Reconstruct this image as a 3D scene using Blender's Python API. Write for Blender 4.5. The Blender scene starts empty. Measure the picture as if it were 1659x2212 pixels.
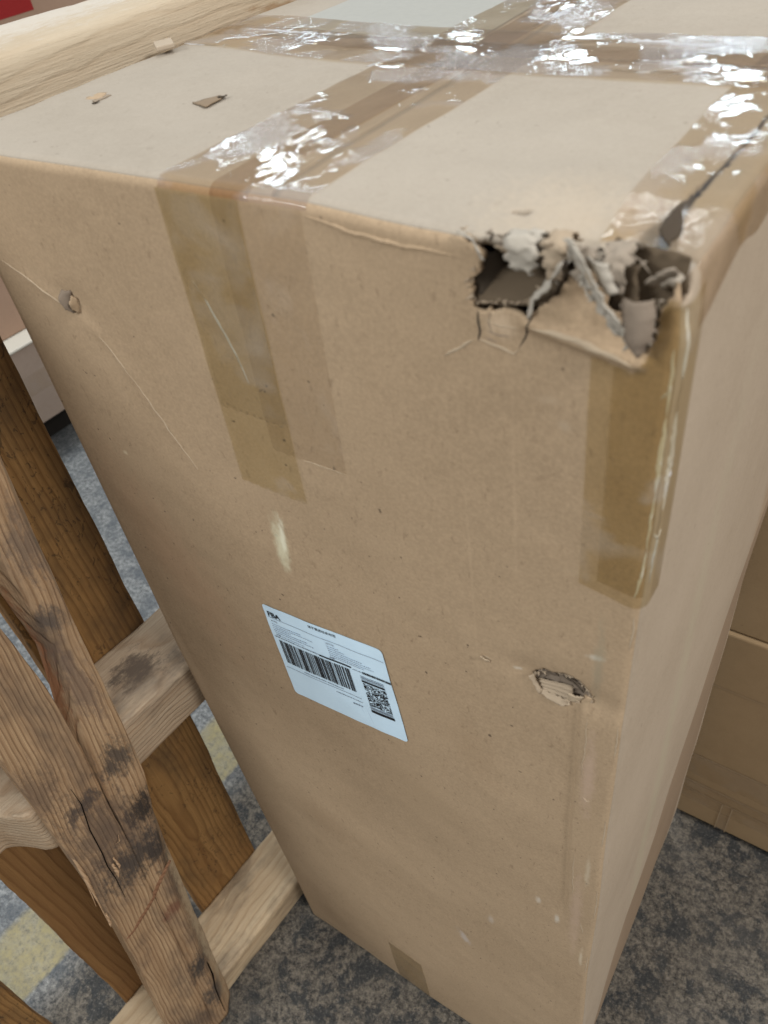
import bpy, bmesh, math, random
from mathutils import Vector, Matrix, noise as mnoise
random.seed(7)
scene = bpy.context.scene
col = scene.collection
R = math.radians

# ------------------------------------------------------------------ camera
FWD = Vector((-0.47428, 0.56072, -0.67877))
cam_d = bpy.data.cameras.new('camera'); cam = bpy.data.objects.new('camera', cam_d); col.objects.link(cam)
def look(yaw, pit, rol):
    F = Vector((-math.sin(yaw)*math.cos(pit), math.cos(yaw)*math.cos(pit), -math.sin(pit)))
    Rr = F.cross(Vector((0, 0, 1))).normalized(); U = Rr.cross(F)
    R2 = Rr*math.cos(rol)+U*math.sin(rol); U2 = -Rr*math.sin(rol)+U*math.cos(rol)
    return Matrix((R2, U2, -F)).transposed()
M = look(R(40.2251), R(42.7491), R(-9.7783)).to_4x4()
M.translation = Vector((0.4424, -0.2159, 1.1545))
cam.matrix_world = M
cam_d.sensor_fit = 'VERTICAL'; cam_d.sensor_height = 36.0
cam_d.lens = 1700.82/2212*36.0
cam_d.clip_start = 0.01; cam_d.clip_end = 200
cam_d.dof.use_dof = True; cam_d.dof.focus_distance = 0.62; cam_d.dof.aperture_fstop = 11.5
scene.camera = cam

# ------------------------------------------------------------------ world and lamps
wd = bpy.data.worlds.new('World'); scene.world = wd; wd.use_nodes = True
wt = wd.node_tree; bg = wt.nodes['Background']
tc = wt.nodes.new('ShaderNodeTexCoord'); sx = wt.nodes.new('ShaderNodeSeparateXYZ'); wr = wt.nodes.new('ShaderNodeValToRGB')
wt.links.new(tc.outputs['Generated'], sx.inputs[0]); wt.links.new(sx.outputs['Z'], wr.inputs[0]); wt.links.new(wr.outputs[0], bg.inputs[0])
wr.color_ramp.elements[0].position = 0.10; wr.color_ramp.elements[0].color = (0.30, 0.262, 0.225, 1)      # walls and racking of the hall
wr.color_ramp.elements[1].position = 0.55; wr.color_ramp.elements[1].color = (0.93, 0.97, 1.0, 1)      # pale ceiling
bg.inputs[1].default_value = 0.82
def lamp(name, loc, target, sx, sy, power, color=(1, 1, 1)):
    d = bpy.data.lights.new(name, 'AREA'); d.shape = 'RECTANGLE'; d.size = sx; d.size_y = sy; d.energy = power; d.color = color
    o = bpy.data.objects.new(name, d); col.objects.link(o); o.location = loc
    o.rotation_euler = (Vector(target)-Vector(loc)).to_track_quat('-Z', 'Y').to_euler()
    return o
COOL = (0.90, 0.96, 1.0)
# ceiling fittings over the aisle (light the box) ...
lamp('ceiling_lamp', (-1.1, -2.6, 2.9), (0.2, 0, 0.6), 1.2, 0.5, 66, (0.95, 0.985, 1.0))
lamp('ceiling_lamp', (2.6, -0.25, 2.9), (0.4, 0.2, 0.6), 1.2, 0.5, 74, (1.0, 0.98, 0.96))
lamp('ceiling_lamp', (-0.7, 1.8, 3.6), (-0.7, 1.8, 0), 1.2, 0.3, 26, COOL)
# ... and the rows farther down the hall, mirrored in the tape
for (x, y) in [(-5.5, 6.9), (-5.6, 6.0), (-7.1, 6.9), (-6.7, 12.1), (-8.0, 12.0), (-4.45, 11.1), (-4.1, 10.4), (-2.8, 11.9), (-1.8, 9.7), (-1.75, 8.8), (-10.2, 8.6), (-12.3, 7.8)]:
    lamp('ceiling_lamp', (x, y, 4.05), (x, y, 0), .34, .30, 24, (0.66, 0.85, 1.0))

scene.view_settings.view_transform = 'Standard'; scene.view_settings.look = 'None'
scene.view_settings.exposure = 0.0; scene.view_settings.gamma = 1.0
scene.view_settings.use_curve_mapping = False
scene.cycles.max_bounces = 10; scene.cycles.transparent_max_bounces = 16
scene.cycles.use_denoising = True

# ------------------------------------------------------------------ node helpers
def srgb(r, g, b):
    f = lambda v: (v/255/12.92) if v/255 <= .04045 else ((v/255+.055)/1.055)**2.4
    return (f(r), f(g), f(b), 1)
class NT:
    def __init__(self, name):
        self.m = bpy.data.materials.new(name); self.m.use_nodes = True; self.t = self.m.node_tree
        self.t.nodes.clear(); self.out = self.n('ShaderNodeOutputMaterial')
        self.co = self.n('ShaderNodeTexCoord').outputs['Object']
    def n(self, t, **kw):
        x = self.t.nodes.new(t)
        for k, v in kw.items(): setattr(x, k, v)
        return x
    def l(self, a, b): self.t.links.new(a, b)
    def set(self, sock, v):
        if hasattr(v, 'is_linked') or hasattr(v, 'links'): self.l(v, sock)
        else: sock.default_value = v
    def mapping(self, scale=(1, 1, 1), loc=(0, 0, 0), rot=(0, 0, 0), src=None):
        mp = self.n('ShaderNodeMapping'); mp.inputs['Scale'].default_value = scale; mp.inputs['Location'].default_value = loc
        mp.inputs['Rotation'].default_value = rot; self.l(src or self.co, mp.inputs['Vector']); return mp.outputs[0]
    def noise(self, scale, detail=4, rough=.55, dist=0, vec=None, stretch=None, out='Fac', loc=(0, 0, 0)):
        x = self.n('ShaderNodeTexNoise'); x.inputs['Scale'].default_value = scale; x.inputs['Detail'].default_value = detail
        x.inputs['Roughness'].default_value = rough; x.inputs['Distortion'].default_value = dist
        v = vec or self.co
        if stretch or loc != (0, 0, 0): v = self.mapping(stretch or (1, 1, 1), loc, src=v)
        self.l(v, x.inputs['Vector']); return x.outputs[out]
    def ramp(self, fac, stops, interp='LINEAR'):
        x = self.n('ShaderNodeValToRGB'); x.color_ramp.interpolation = interp
        e = x.color_ramp.elements
        while len(e) < len(stops): e.new(.5)
        for el, (p, c) in zip(e, stops):
            el.position = p; el.color = c if hasattr(c, '__len__') else (c, c, c, 1)
        self.l(fac, x.inputs[0]); return x.outputs[0]
    def mix(self, fac, a, b, mode='MIX'):
        x = self.n('ShaderNodeMix', data_type='RGBA', blend_type=mode, clamp_factor=True)
        self.set(x.inputs[0], fac); self.set(x.inputs[6], a); self.set(x.inputs[7], b); return x.outputs[2]
    def math(self, op, a, b=0, c=0):
        x = self.n('ShaderNodeMath', operation=op); self.set(x.inputs[0], a); self.set(x.inputs[1], b)
        if op in ('MULTIPLY_ADD',): self.set(x.inputs[2], c)
        return x.outputs[0]
    def blob(self, c, r, rot=(0, 0, 0), inner=.35, nz=None, amt=.9):
        """soft mask (1 inside) of an ellipsoid at c with radii r, edge broken by noise"""
        mp = self.n('ShaderNodeVectorMath', operation='SUBTRACT'); self.l(self.co, mp.inputs[0]); mp.inputs[1].default_value = c
        v = self.mapping((1, 1, 1), (0, 0, 0), rot, src=mp.outputs[0])
        sc = self.n('ShaderNodeVectorMath', operation='DIVIDE'); self.l(v, sc.inputs[0]); sc.inputs[1].default_value = r
        ln = self.n('ShaderNodeVectorMath', operation='LENGTH'); self.l(sc.outputs[0], ln.inputs[0])
        d = ln.outputs['Value']
        if nz: d = self.math('ADD', d, self.math('MULTIPLY', self.math('SUBTRACT', nz, .5), amt))
        x = self.n('ShaderNodeMapRange', clamp=True); x.interpolation_type = 'SMOOTHSTEP'
        self.l(d, x.inputs[0]); x.inputs[1].default_value = 1.0; x.inputs[2].default_value = inner
        return x.outputs[0]
    def bump(self, h, strength=.3, dist=.001, normal=None):
        x = self.n('ShaderNodeBump'); x.inputs['Strength'].default_value = strength; x.inputs['Distance'].default_value = dist
        self.l(h, x.inputs['Height'])
        if normal: self.l(normal, x.inputs['Normal'])
        return x.outputs[0]
    def principled(self, color, rough=.8, normal=None, spec=.3, **kw):
        b = self.n('ShaderNodeBsdfPrincipled'); self.set(b.inputs['Base Color'], color); self.set(b.inputs['Roughness'], rough)
        self.set(b.inputs['Specular IOR Level'], spec)
        if normal: self.l(normal, b.inputs['Normal'])
        for k, v in kw.items(): self.set(b.inputs[k], v)
        self.l(b.outputs[0], self.out.inputs[0]); return b

KRAFT = (0.385, 0.275, 0.178, 1)
def cardboard(name, base=KRAFT, blobs=(), fiber=1.0, spec=.25, flute=None):
    t = NT(name)
    big = t.noise(7, 4, .6)
    mid = t.noise(85, 6, .72)
    fine = t.noise(560, 3, .7)
    fib = t.noise(300, 3, .7, dist=.8, stretch=(1, 1, .45))
    c = t.mix(t.ramp(big, [(.3, 0), (.7, 1)]), base, (base[0]*.84, base[1]*.825, base[2]*.80, 1))
    c = t.mix(t.math('MULTIPLY', t.ramp(mid, [(.35, 0), (.75, 1)]), .35), c, (base[0]*1.10, base[1]*1.11, base[2]*1.12, 1))
    c = t.mix(t.math('MULTIPLY', t.ramp(fine, [(.38, 0), (.66, 1)]), .30*fiber), c, (base[0]*1.3, base[1]*1.3, base[2]*1.3, 1))
    c = t.mix(t.math('MULTIPLY', t.ramp(fib, [(.60, 0), (.74, 1)]), .34*fiber), c, (base[0]*.42, base[1]*.38, base[2]*.34, 1))
    sp = t.noise(210, 2, .5, loc=(3, 1, 2))
    c = t.mix(t.math('MULTIPLY', t.ramp(sp, [(.735, 0), (.765, 1)]), .55*fiber), c, (.08, .055, .035, 1))
    bn = t.noise(230, 5, .75, stretch=(1, 1, .4))
    for (p, r, colr, amt, rot) in blobs:
        mk = t.blob(p, r, rot, inner=.1, nz=bn, amt=1.6)
        c = t.mix(t.math('MULTIPLY', mk, amt), c, colr)
    h = t.math('ADD', t.math('MULTIPLY', t.noise(700, 3, .6), .5), t.math('MULTIPLY', t.noise(40, 3, .5), 1.0))
    if flute:
        wv = t.n('ShaderNodeTexWave'); wv.wave_type = 'BANDS'; wv.bands_direction = flute; wv.inputs['Scale'].default_value = 45; wv.inputs['Distortion'].default_value = .6; wv.inputs['Detail Scale'].default_value = 12
        t.l(t.co, wv.inputs['Vector']); h = t.math('ADD', h, t.math('MULTIPLY', wv.outputs['Fac'], t.math('MULTIPLY', t.noise(14, 3, .6, loc=(9, 9, 9)), .35)))
    t.principled(c, .82, t.bump(h, .22, .0012), spec)
    return t.m

def plain(name, c, rough=.7, spec=.3, bumpscale=None):
    t = NT(name)
    v = t.mix(t.math('MULTIPLY', t.noise(180, 4, .6), .5), c, (c[0]*.72, c[1]*.72, c[2]*.72, 1))
    t.principled(v, rough, t.bump(t.noise(bumpscale or 300, 4, .6), .25, .001), spec)
    return t.m

def tape_mat(name, tint, haze=(.55, .56, .56, 1), hz=.10, ripple=(260, 60, 60), bump=.35, smooth=.10, wet=.5):
    """clear brown packing tape: tinted see-through film, glossy and rippled where it is not stuck down"""
    t = NT(name)
    stuck = t.ramp(t.noise(26, 3, .55, dist=.4, loc=(5, 2, 1)), [(wet-.035, 0), (wet+.035, 1)])
    rp = t.noise(1.0, 5, .62, dist=.6, stretch=ripple)
    rp2 = t.noise(1, 3, .6, stretch=tuple(v*1.8 for v in ripple))
    rp3 = t.noise(26, 3, .5)
    h = t.math('ADD', t.math('ADD', t.math('MULTIPLY', rp, t.math('MULTIPLY_ADD', stuck, .95, .14)), t.math('MULTIPLY', rp2, t.math('MULTIPLY_ADD', stuck, .6, .03))), t.math('MULTIPLY', rp3, .35))
    nrm = t.bump(h, bump, .0022)
    tr = t.n('ShaderNodeBsdfTransparent')
    tin = t.mix(t.math('MULTIPLY', t.noise(50, 4, .6), .5), tint, (tint[0]*.90, tint[1]*.87, tint[2]*.80, 1))
    t.l(t.mix(t.math('MULTIPLY', stuck, .45), tin, (min(1, tint[0]*1.07), min(1, tint[1]*1.10), min(1, tint[2]*1.22), 1)), tr.inputs[0])
    df = t.n('ShaderNodeBsdfDiffuse'); df.inputs[0].default_value = haze; t.l(nrm, df.inputs['Normal'])
    m1 = t.n('ShaderNodeMixShader'); t.set(m1.inputs[0], t.math('MULTIPLY_ADD', stuck, hz, .02)); t.l(tr.outputs[0], m1.inputs[1]); t.l(df.outputs[0], m1.inputs[2])
    gl = t.n('ShaderNodeBsdfGlossy'); gl.inputs['Roughness'].default_value = smooth; t.l(nrm, gl.inputs['Normal'])
    fr = t.n('ShaderNodeFresnel'); fr.inputs[0].default_value = 1.42; t.l(nrm, fr.inputs['Normal'])
    ge = t.n('ShaderNodeNewGeometry'); m2 = t.n('ShaderNodeMixShader'); t.l(t.math('MULTIPLY', fr.outputs[0], t.math('SUBTRACT', 1.0, ge.outputs['Backfacing'])), m2.inputs[0]); t.l(m1.outputs[0], m2.inputs[1]); t.l(gl.outputs[0], m2.inputs[2])
    t.l(m2.outputs[0], t.out.inputs[0])
    return t.m

def wood(name, light, dark, axis='z', ring=1.0, stain=.0, stain_col=(.035, .03, .028, 1), seed=0.0, blobs=(), marks=0.0, rough=.75, streak=.5, tilt=0.0, off=(.10, .04, .02), gl=.75):
    t = NT(name); gco = t.mapping((1, 1, 1), (0, 0, 0), (tilt, 0, 0))
    st = {'z': (1, 1, .05), 'y': (1, .05, 1)}[axis]
    warp = t.noise(9, 2, .5, loc=(seed, seed*2, 0), out='Color')
    vv = t.n('ShaderNodeVectorMath', operation='MULTIPLY_ADD'); t.l(warp, vv.inputs[0]); vv.inputs[1].default_value = (.010, .010, .03); t.l(gco, vv.inputs[2])
    v = t.mapping(st, off, src=vv.outputs[0])
    w = t.n('ShaderNodeTexWave'); w.wave_type = 'RINGS'; w.rings_direction = 'Z' if axis == 'z' else 'Y'; w.wave_profile = 'SAW'
    w.inputs['Scale'].default_value = 60*ring; w.inputs['Distortion'].default_value = 2.2; w.inputs['Detail'].default_value = 3; w.inputs['Detail Scale'].default_value = 1.4
    t.l(v, w.inputs['Vector'])
    lines = t.ramp(w.outputs['Fac'], [(.0, 0), (.55, .15), (.86, 1), (1, .2)])
    fine = t.noise(1, 4, .6, vec=gco, stretch={'z': (700, 700, 18), 'y': (700, 18, 700)}[axis])
    broad = t.noise(1, 4, .6, vec=gco, stretch={'z': (45, 45, 4), 'y': (45, 4, 45)}[axis], loc=(seed, 0, seed))
    c = t.mix(t.math('MULTIPLY', lines, gl), light, dark)
    c = t.mix(t.math('MULTIPLY', t.ramp(fine, [(.35, 0), (.75, 1)]), streak), c, (dark[0]*.75, dark[1]*.72, dark[2]*.68, 1))
    c = t.mix(t.math('MULTIPLY', t.ramp(broad, [(.35, 0), (.7, 1)]), .45), c, (dark[0]*1.05, dark[1]*1.0, dark[2]*.95, 1))
    dirt = t.noise(1, 8, .78, stretch={'z': (120, 120, 55), 'y': (120, 55, 120)}[axis], loc=(seed*3, 1, 2))
    if stain > 0:
        s = t.ramp(t.noise(11, 5, .68, stretch={'z': (1, 1, .45), 'y': (1, .45, 1)}[axis], loc=(seed*1.7, 4, 1)), [(.56-.16*stain, 0), (.72-.12*stain, 1)])
        c = t.mix(t.math('MULTIPLY', s, .8), c, stain_col)
    if marks > 0:
        mk = t.ramp(t.noise(150, 4, .6, dist=1.5, stretch={'z': (1, 1, .55), 'y': (1, .55, 1)}[axis], loc=(seed, 9, 2)), [(.575, 0), (.63, 1)])
        zone = t.ramp(t.noise(16, 3, .5, loc=(2, seed, 4)), [(.42, 0), (.50, 1)])
        c = t.mix(t.math('MULTIPLY', t.math('MULTIPLY', mk, zone), marks), c, (.015, .012, .010, 1))
    for (p, r, colr, amt, rot) in blobs:
        c = t.mix(t.math('MULTIPLY', t.blob(p, r, rot, inner=.15, nz=dirt, amt=3.2), amt), c, colr)
    h = t.math('ADD', t.math('ADD', t.math('MULTIPLY', fine, .5), t.math('MULTIPLY', lines, -.35*gl/.75)), t.math('MULTIPLY', dirt, .5))
    t.principled(c, rough, t.bump(h, .85, .0020), .25)
    return t.m

# ------------------------------------------------------------------ object helpers
def mesh(name, verts, faces, mat, parent=None, smooth=True):
    me = bpy.data.meshes.new(name); me.from_pydata([tuple(v) for v in verts], [], faces); me.validate(); me.update()
    if smooth: me.polygons.foreach_set('use_smooth', [True]*len(me.polygons))
    if mat: me.materials.append(mat)
    o = bpy.data.objects.new(name, me); col.objects.link(o)
    if parent: o.parent = parent
    return o
def tag(o, label=None, cat=None, group=None, kind=None):
    if label: o['label'] = label
    if cat: o['category'] = cat
    if group: o['group'] = group
    if kind: o['kind'] = kind
    return o
def empty(name, loc=(0, 0, 0), rz=0):
    o = bpy.data.objects.new(name, None); col.objects.link(o); o.location = loc; o.rotation_euler = (0, 0, rz); o.empty_display_size = .05; return o
def solid(o, th, offset=-1):
    m = o.modifiers.new('thickness', 'SOLIDIFY'); m.thickness = th; m.offset = offset; return o
def nz(x, y, z, s=1.0): return mnoise.noise(Vector((x*s, y*s, z*s)))
def sstep(a, b, x):
    t = max(0, min(1, (x-a)/(b-a))); return t*t*(3-2*t)
def interp(pts, x):
    if x <= pts[0][0]: return pts[0][1]
    for (a, b), (c, d) in zip(pts, pts[1:]):
        if x <= c: return b+(d-b)*(x-a)/(c-a)
    return pts[-1][1]

# ------------------------------------------------------------------ floor
def floor_material():
    t = NT('worn_floor_lit_shaded')
    a = t.noise(27, 10, .74, dist=.25); b = t.noise(120, 10, .82); d = t.noise(300, 5, .75); z = t.noise(2.2, 4, .6, loc=(4, 1, 0)); g = t.noise(5, 8, .7, loc=(1, 7, 0))
    sep = t.n('ShaderNodeSeparateXYZ'); t.l(t.co, sep.inputs[0])
    # light on the aisle and shade by the boxes painted in: paler grey beyond, dark here
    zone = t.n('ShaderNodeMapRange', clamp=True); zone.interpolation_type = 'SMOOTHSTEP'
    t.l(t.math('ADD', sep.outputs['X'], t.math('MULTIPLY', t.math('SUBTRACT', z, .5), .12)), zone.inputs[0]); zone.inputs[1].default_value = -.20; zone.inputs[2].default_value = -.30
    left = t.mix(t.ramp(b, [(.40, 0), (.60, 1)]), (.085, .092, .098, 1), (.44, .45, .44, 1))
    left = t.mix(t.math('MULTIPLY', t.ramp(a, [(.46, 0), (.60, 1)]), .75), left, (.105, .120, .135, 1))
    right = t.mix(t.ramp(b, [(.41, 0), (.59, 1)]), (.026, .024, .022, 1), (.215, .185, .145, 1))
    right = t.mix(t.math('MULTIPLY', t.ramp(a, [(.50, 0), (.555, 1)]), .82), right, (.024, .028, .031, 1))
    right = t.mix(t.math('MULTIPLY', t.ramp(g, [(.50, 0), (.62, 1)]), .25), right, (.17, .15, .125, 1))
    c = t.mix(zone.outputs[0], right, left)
    c = t.mix(t.math('MULTIPLY', t.ramp(d, [(.55, 0), (.68, 1)]), .60), c, (.30, .275, .24, 1))
    c = t.mix(t.math('MULTIPLY', t.ramp(d, [(.33, 1), (.46, 0)]), .65), c, (.018, .018, .018, 1))
    # painted yellow lane line, worn
    sx = t.math('MULTIPLY_ADD', sep.outputs['Y'], -.065, sep.outputs['X'])
    ed = t.math('MULTIPLY', t.math('SUBTRACT', t.noise(45, 4, .7), .5), .012)
    e1 = t.n('ShaderNodeMapRange', clamp=True); t.l(t.math('ADD', sx, ed), e1.inputs[0]); e1.inputs[1].default_value = -.253; e1.inputs[2].default_value = -.259
    e2 = t.n('ShaderNodeMapRange', clamp=True); t.l(t.math('ADD', sx, ed), e2.inputs[0]); e2.inputs[1].default_value = -.362; e2.inputs[2].default_value = -.350
    wear = t.ramp(t.math('ADD', t.math('MULTIPLY', b, .6), t.math('MULTIPLY', a, .4)), [(.40, .25), (.57, 1)])
    c = t.mix(t.math('MULTIPLY', t.math('MULTIPLY', e1.outputs[0], e2.outputs[0]), wear), c, (.40, .34, .18, 1))
    h = t.math('ADD', t.math('MULTIPLY', b, 1.0), t.math('MULTIPLY', d, .6))
    t.principled(c, t.ramp(b, [(.3, .55), (.7, .85)]), t.bump(h, .7, .004), .35)
    return t.m
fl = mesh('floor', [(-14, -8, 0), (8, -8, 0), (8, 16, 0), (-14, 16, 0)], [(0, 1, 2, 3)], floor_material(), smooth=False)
tag(fl, kind='structure')

# ------------------------------------------------------------------ the damaged carton
W, D, H = 0.3892, 0.3631, 1.045
RAD = 0.0055
CORN = {(0,0,0):(.0005,.0001,0),(0,0,1):(-.0005,-.0002,1.0467),(0,1,0):(0,.3631,0),(0,1,1):(.0004,.363,1.0432),
        (1,0,0):(.3933,-.0007,0),(1,0,1):(.3884,-.0004,1.0446),(1,1,0):(.3846,.3636,0),(1,1,1):(.3938,.3637,1.0462)}
CORN = {k: Vector(v) for k, v in CORN.items()}
def warp(x, y, z):
    u, v, w = x/W, y/D, z/H; P = Vector((0, 0, 0))
    for (i, j, k), c in CORN.items(): P += c*((u if i else 1-u)*(v if j else 1-v)*(w if k else 1-w))
    return P
LEFT_DX = [(0, .001), (.15, .002), (.3, 0), (.62, -.0045), (.85, .001), (.95, .003), (1.045, .002)]
def seg_d(px, pz, a, b):
    ax, az = a; bx, bz = b; dx, dz = bx-ax, bz-az
    t = max(0, min(1, ((px-ax)*dx+(pz-az)*dz)/(dx*dx+dz*dz+1e-12)))
    return math.hypot(px-ax-dx*t, pz-az-dz*t), t
CREASE = [(.0158,.9841),(.0355,.9766),(.0477,.9706),(.0664,.9604),(.0803,.9512),(.0943,.9302),(.1047,.9103),(.1121,.8964),(.1259,.8726)]
L2 = [(.295,.6076),(.21,.4724),(.161,.3577),(.092,.30),(.0435,.215)]
def bow(x, y, z):
    """soft bowing of the front board"""
    b = -.003*math.sin(math.pi*min(1, max(0, x/W)))*math.sin(math.pi*min(1, max(0, z/H)))*(1-y/D)
    return b+(.0015*nz(x, y, z, 8)+.0005*nz(x, y, z, 22)+.0003*nz(x, y, z, 55))*(1-y/D)*sstep(0, .03, x)*sstep(0, .03, W-x)
def deform(x, y, z):
    """dents and bulges of the board, as a displacement in carton space"""
    dx = dy = dz = 0.0
    dx += interp(LEFT_DX, z)*(1-sstep(0, .25, x))
    # soft bulges
    dy += bow(x, y, z)
    tz = sstep(H-.02, H, z)
    dz += tz*(.0012*nz(x, y, 3, 12)+.0005*nz(x, y, 7, 45))*sstep(0, .04, y)
    # side wall bulging out along a diagonal kink
    s = sstep(W-.05, W, x)
    if s > 0:
        y2 = interp([(.0, -.02), (.215, .0435), (.30, .092), (.3577, .161), (.4724, .21), (.6076, .295), (.75, .37), (1.1, .5)], z)
        k = max(0, 1-abs(y-y2)/(.16 if y < y2 else .10))
        dx += s*(.0015*k*sstep(.05, .2, z)*(1-sstep(.62, .85, z)) + .0015*nz(x, y, z, 8))
        dx -= s*.010*(1-sstep(0, .10, z))*(1-abs(y/D-.4)*1.3)
    # front top edge sags towards the broken corner
    f = (1-sstep(0, .05, y))*sstep(.94, H, z)
    dz -= f*(.0030*sstep(.24, .30, x)+.0025*sstep(.30, .36, x))
    # crushed corner, pushed in and down
    d = math.sqrt(((x-.368)/.040)**2+(y/.045)**2+((z-H)/.032)**2)
    c = 1-sstep(.15, 1.0, d)
    if c > 0:
        dy += c*(.0055+.003*nz(x, y, z, 120)); dz -= c*(.0045+.003*nz(x, y, z, 150)); dx -= c*sstep(.37, .39, x)*(.004+.002*nz(x, y, z, 110))
    # panel between the hole and the edge buckled along a ridge
    if y < .02:
        dd, t = seg_d(x, z, (.338, 1.0184), (.376, 1.0122))
        dy -= .0022*math.exp(-(dd/.0028)**2)
        # score line above the lower tear: step in the board
        if x > .34: dy += .0011*(sstep(.367, .3635, x)-0)*math.exp(-((x-.3645)/.004)**2)*sstep(.53, .56, z)*(1-sstep(.795, .805, z))
        if x > .365: dy -= .0009*sstep(.3645, .3665, x)*sstep(.5, .56, z)*(1-sstep(.80, .815, z))
        dd, t = seg_d(x, z, (.339, .812), (.372, .811)); dy += .0022*math.exp(-(dd/.012)**2)
        for a, b in zip(CREASE, CREASE[1:]):
            dd, t = seg_d(x, z, a, b); dy -= .0007*math.exp(-(dd/.004)**2)*(.5+.5*nz(x, 0, z, 60))
        # dent around the puncture tab
        dd = math.hypot(x-.071, z-.968); dy += .0015*math.exp(-(dd/.012)**2)
    return dx, dy, dz
IN = (RAD, W-RAD, RAD, D-RAD, RAD, H-RAD)
def cp(x, y, z, h=0.0):
    """cuboid-surface point -> rounded, dented carton surface, lifted h along the normal"""
    cx = min(max(x, IN[0]), IN[1]); cy = min(max(y, IN[2]), IN[3]); cz = min(max(z, IN[4]), IN[5])
    v = Vector((x-cx, y-cy, z-cz)); n = v.normalized() if v.length > 1e-9 else Vector((0, 0, 1))
    p = Vector((cx, cy, cz))+n*(RAD+h)
    dx, dy, dz = deform(x, y, z)
    return warp(p.x+dx, p.y+dy, p.z+dz)
def in_poly(px, py, poly):
    r = False; j = len(poly)-1
    for i in range(len(poly)):
        xi, yi = poly[i]; xj, yj = poly[j]
        if (yi > py) != (yj > py) and px < (xj-xi)*(py-yi)/(yj-yi)+xi: r = not r
        j = i
    return r
def near_poly(px, py, poly):
    best = None
    for a, b in zip(poly, poly[1:]+poly[:1]):
        d, t = seg_d(px, py, a, b)
        if best is None or d < best[0]: best = (d, a[0]+(b[0]-a[0])*t, a[1]+(b[1]-a[1])*t)
    return best[1], best[2]
def rough_poly(poly, step=.0012, amp=.0007, seed=0):
    out = []; rnd = random.Random(seed)
    for a, b in zip(poly, poly[1:]+poly[:1]):
        n = max(1, int(math.hypot(b[0]-a[0], b[1]-a[1])/step))
        for k in range(n):
            t = k/n; out.append((a[0]+(b[0]-a[0])*t+rnd.uniform(-amp, amp), a[1]+(b[1]-a[1])*t+rnd.uniform(-amp, amp)))
    return out
def lines(a, b, coarse, zones=()):
    """grid lines from a to b; zones = (lo, hi, step) refined spans"""
    L = [a]; x = a
    while x < b-1e-6:
        s = coarse
        for lo, hi, st in zones:
            if lo-coarse <= x < hi: s = st
        x = min(b, x+s); L.append(x)
    return L
def panel(name, us, vs, fn, mat, parent, holes=(), th=.0035, flip=False):
    nu, nv = len(us), len(vs)
    co = [[(u, v) for v in vs] for u in us]
    keep = []
    for i in range(nu-1):
        for j in range(nv-1):
            cu, cv = (us[i]+us[i+1])/2, (vs[j]+vs[j+1])/2
            if not any(in_poly(cu, cv, h) for h in holes): keep.append((i, j))
    if holes:
        for i in range(nu):
            for j in range(nv):
                for h in holes:
                    if in_poly(us[i], vs[j], h): co[i][j] = near_poly(us[i], vs[j], h)
    V = [fn(*co[i][j]) for i in range(nu) for j in range(nv)]
    Fc = []
    for i, j in keep:
        q = (i*nv+j, (i+1)*nv+j, (i+1)*nv+j+1, i*nv+j+1)
        Fc.append(q[::-1] if flip else q)
    o = mesh(name, V, Fc, mat, parent)
    if th: solid(o, th)
    return o

SCUFF = srgb(205, 198, 178)
PINK = srgb(186, 160, 140)
fb = [((.180,0,.836),(.0075,.05,.034),srgb(212,206,176),.75,(0,-.1,0)), ((.183,0,.845),(.003,.05,.018),srgb(232,228,205),.6,(0,-.1,0)),
      ((.270,0,.334),(.007,.05,.020),srgb(190,182,176),.55,(0,.25,0)), ((.303,0,.43),(.004,.05,.012),srgb(190,180,168),.45,(0,0,0)),
      ((.346,0,.528),(.003,.05,.010),srgb(205,195,180),.6,(0,0,0)), ((.361,0,.511),(.003,.05,.012),srgb(205,198,184),.6,(0,0,0)),
      ((.371,0,.8475),(.006,.05,.0032),srgb(200,192,176),.7,(0,.3,0)), ((.313,0,.809),(.0035,.05,.003),srgb(195,182,160),.7,(0,0,0)),
      ((.331,0,.811),(.0035,.05,.002),srgb(205,195,178),.6,(0,.2,0)), ((.374,0,.74),(.006,.05,.055),PINK,.6,(0,0,0)),
      ((.375,0,.54),(.006,.05,.10),PINK,.5,(0,0,0)), ((.3825,0,.46),(.002,.05,.03),srgb(205,190,165),.6,(0,0,0)),
      ((.380,0,.62),(.003,.05,.03),srgb(198,184,160),.5,(0,0,0)), ((.373,0,.843),(.004,.05,.045),srgb(150,140,118),.5,(0,0,0)),
      ((.352,0,.975),(.0045,.05,.0035),srgb(185,165,140),.45,(0,0,0)), ((.345,0,.985),(.006,.05,.003),srgb(182,160,134),.4,(0,.2,0)),
      ((.06,0,.76),(.05,.05,.14),srgb(182,146,116),.30,(0,.3,0)), ((.057,0,.862),(.003,.05,.0025),srgb(210,195,165),.7,(0,0,0)),
      ((.327,0,1.011),(.0095,.05,.0075),srgb(200,176,148),.75,(0,0,0)), ((.366,0,.90),(.020,.05,.003),srgb(180,158,130),.35,(0,.1,0)), ((.25,0,.60),(.05,.05,.06),srgb(172,148,118),.25,(0,.4,0)), ((.12,0,.42),(.06,.05,.05),srgb(130,104,76),.22,(0,-.3,0)), ((.30,0,.70),(.025,.05,.05),srgb(135,110,82),.20,(0,.2,0)),
      ((.3075,0,.85),(.0012,.05,.17),srgb(190,165,135),.22,(0,0,0)), ((.331,0,.93),(.0015,.05,.07),srgb(192,166,136),.25,(0,0,0))]
M_front = cardboard('kraft_board', (0.393, 0.284, 0.180, 1), fb, fiber=1.5, flute='X')
M_top = cardboard('kraft_board_top', (0.357, 0.307, 0.246, 1), [((.34,.02,H),(.04,.04,.05),srgb(196,176,150),.25,(0,0,0))], fiber=.6)
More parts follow.
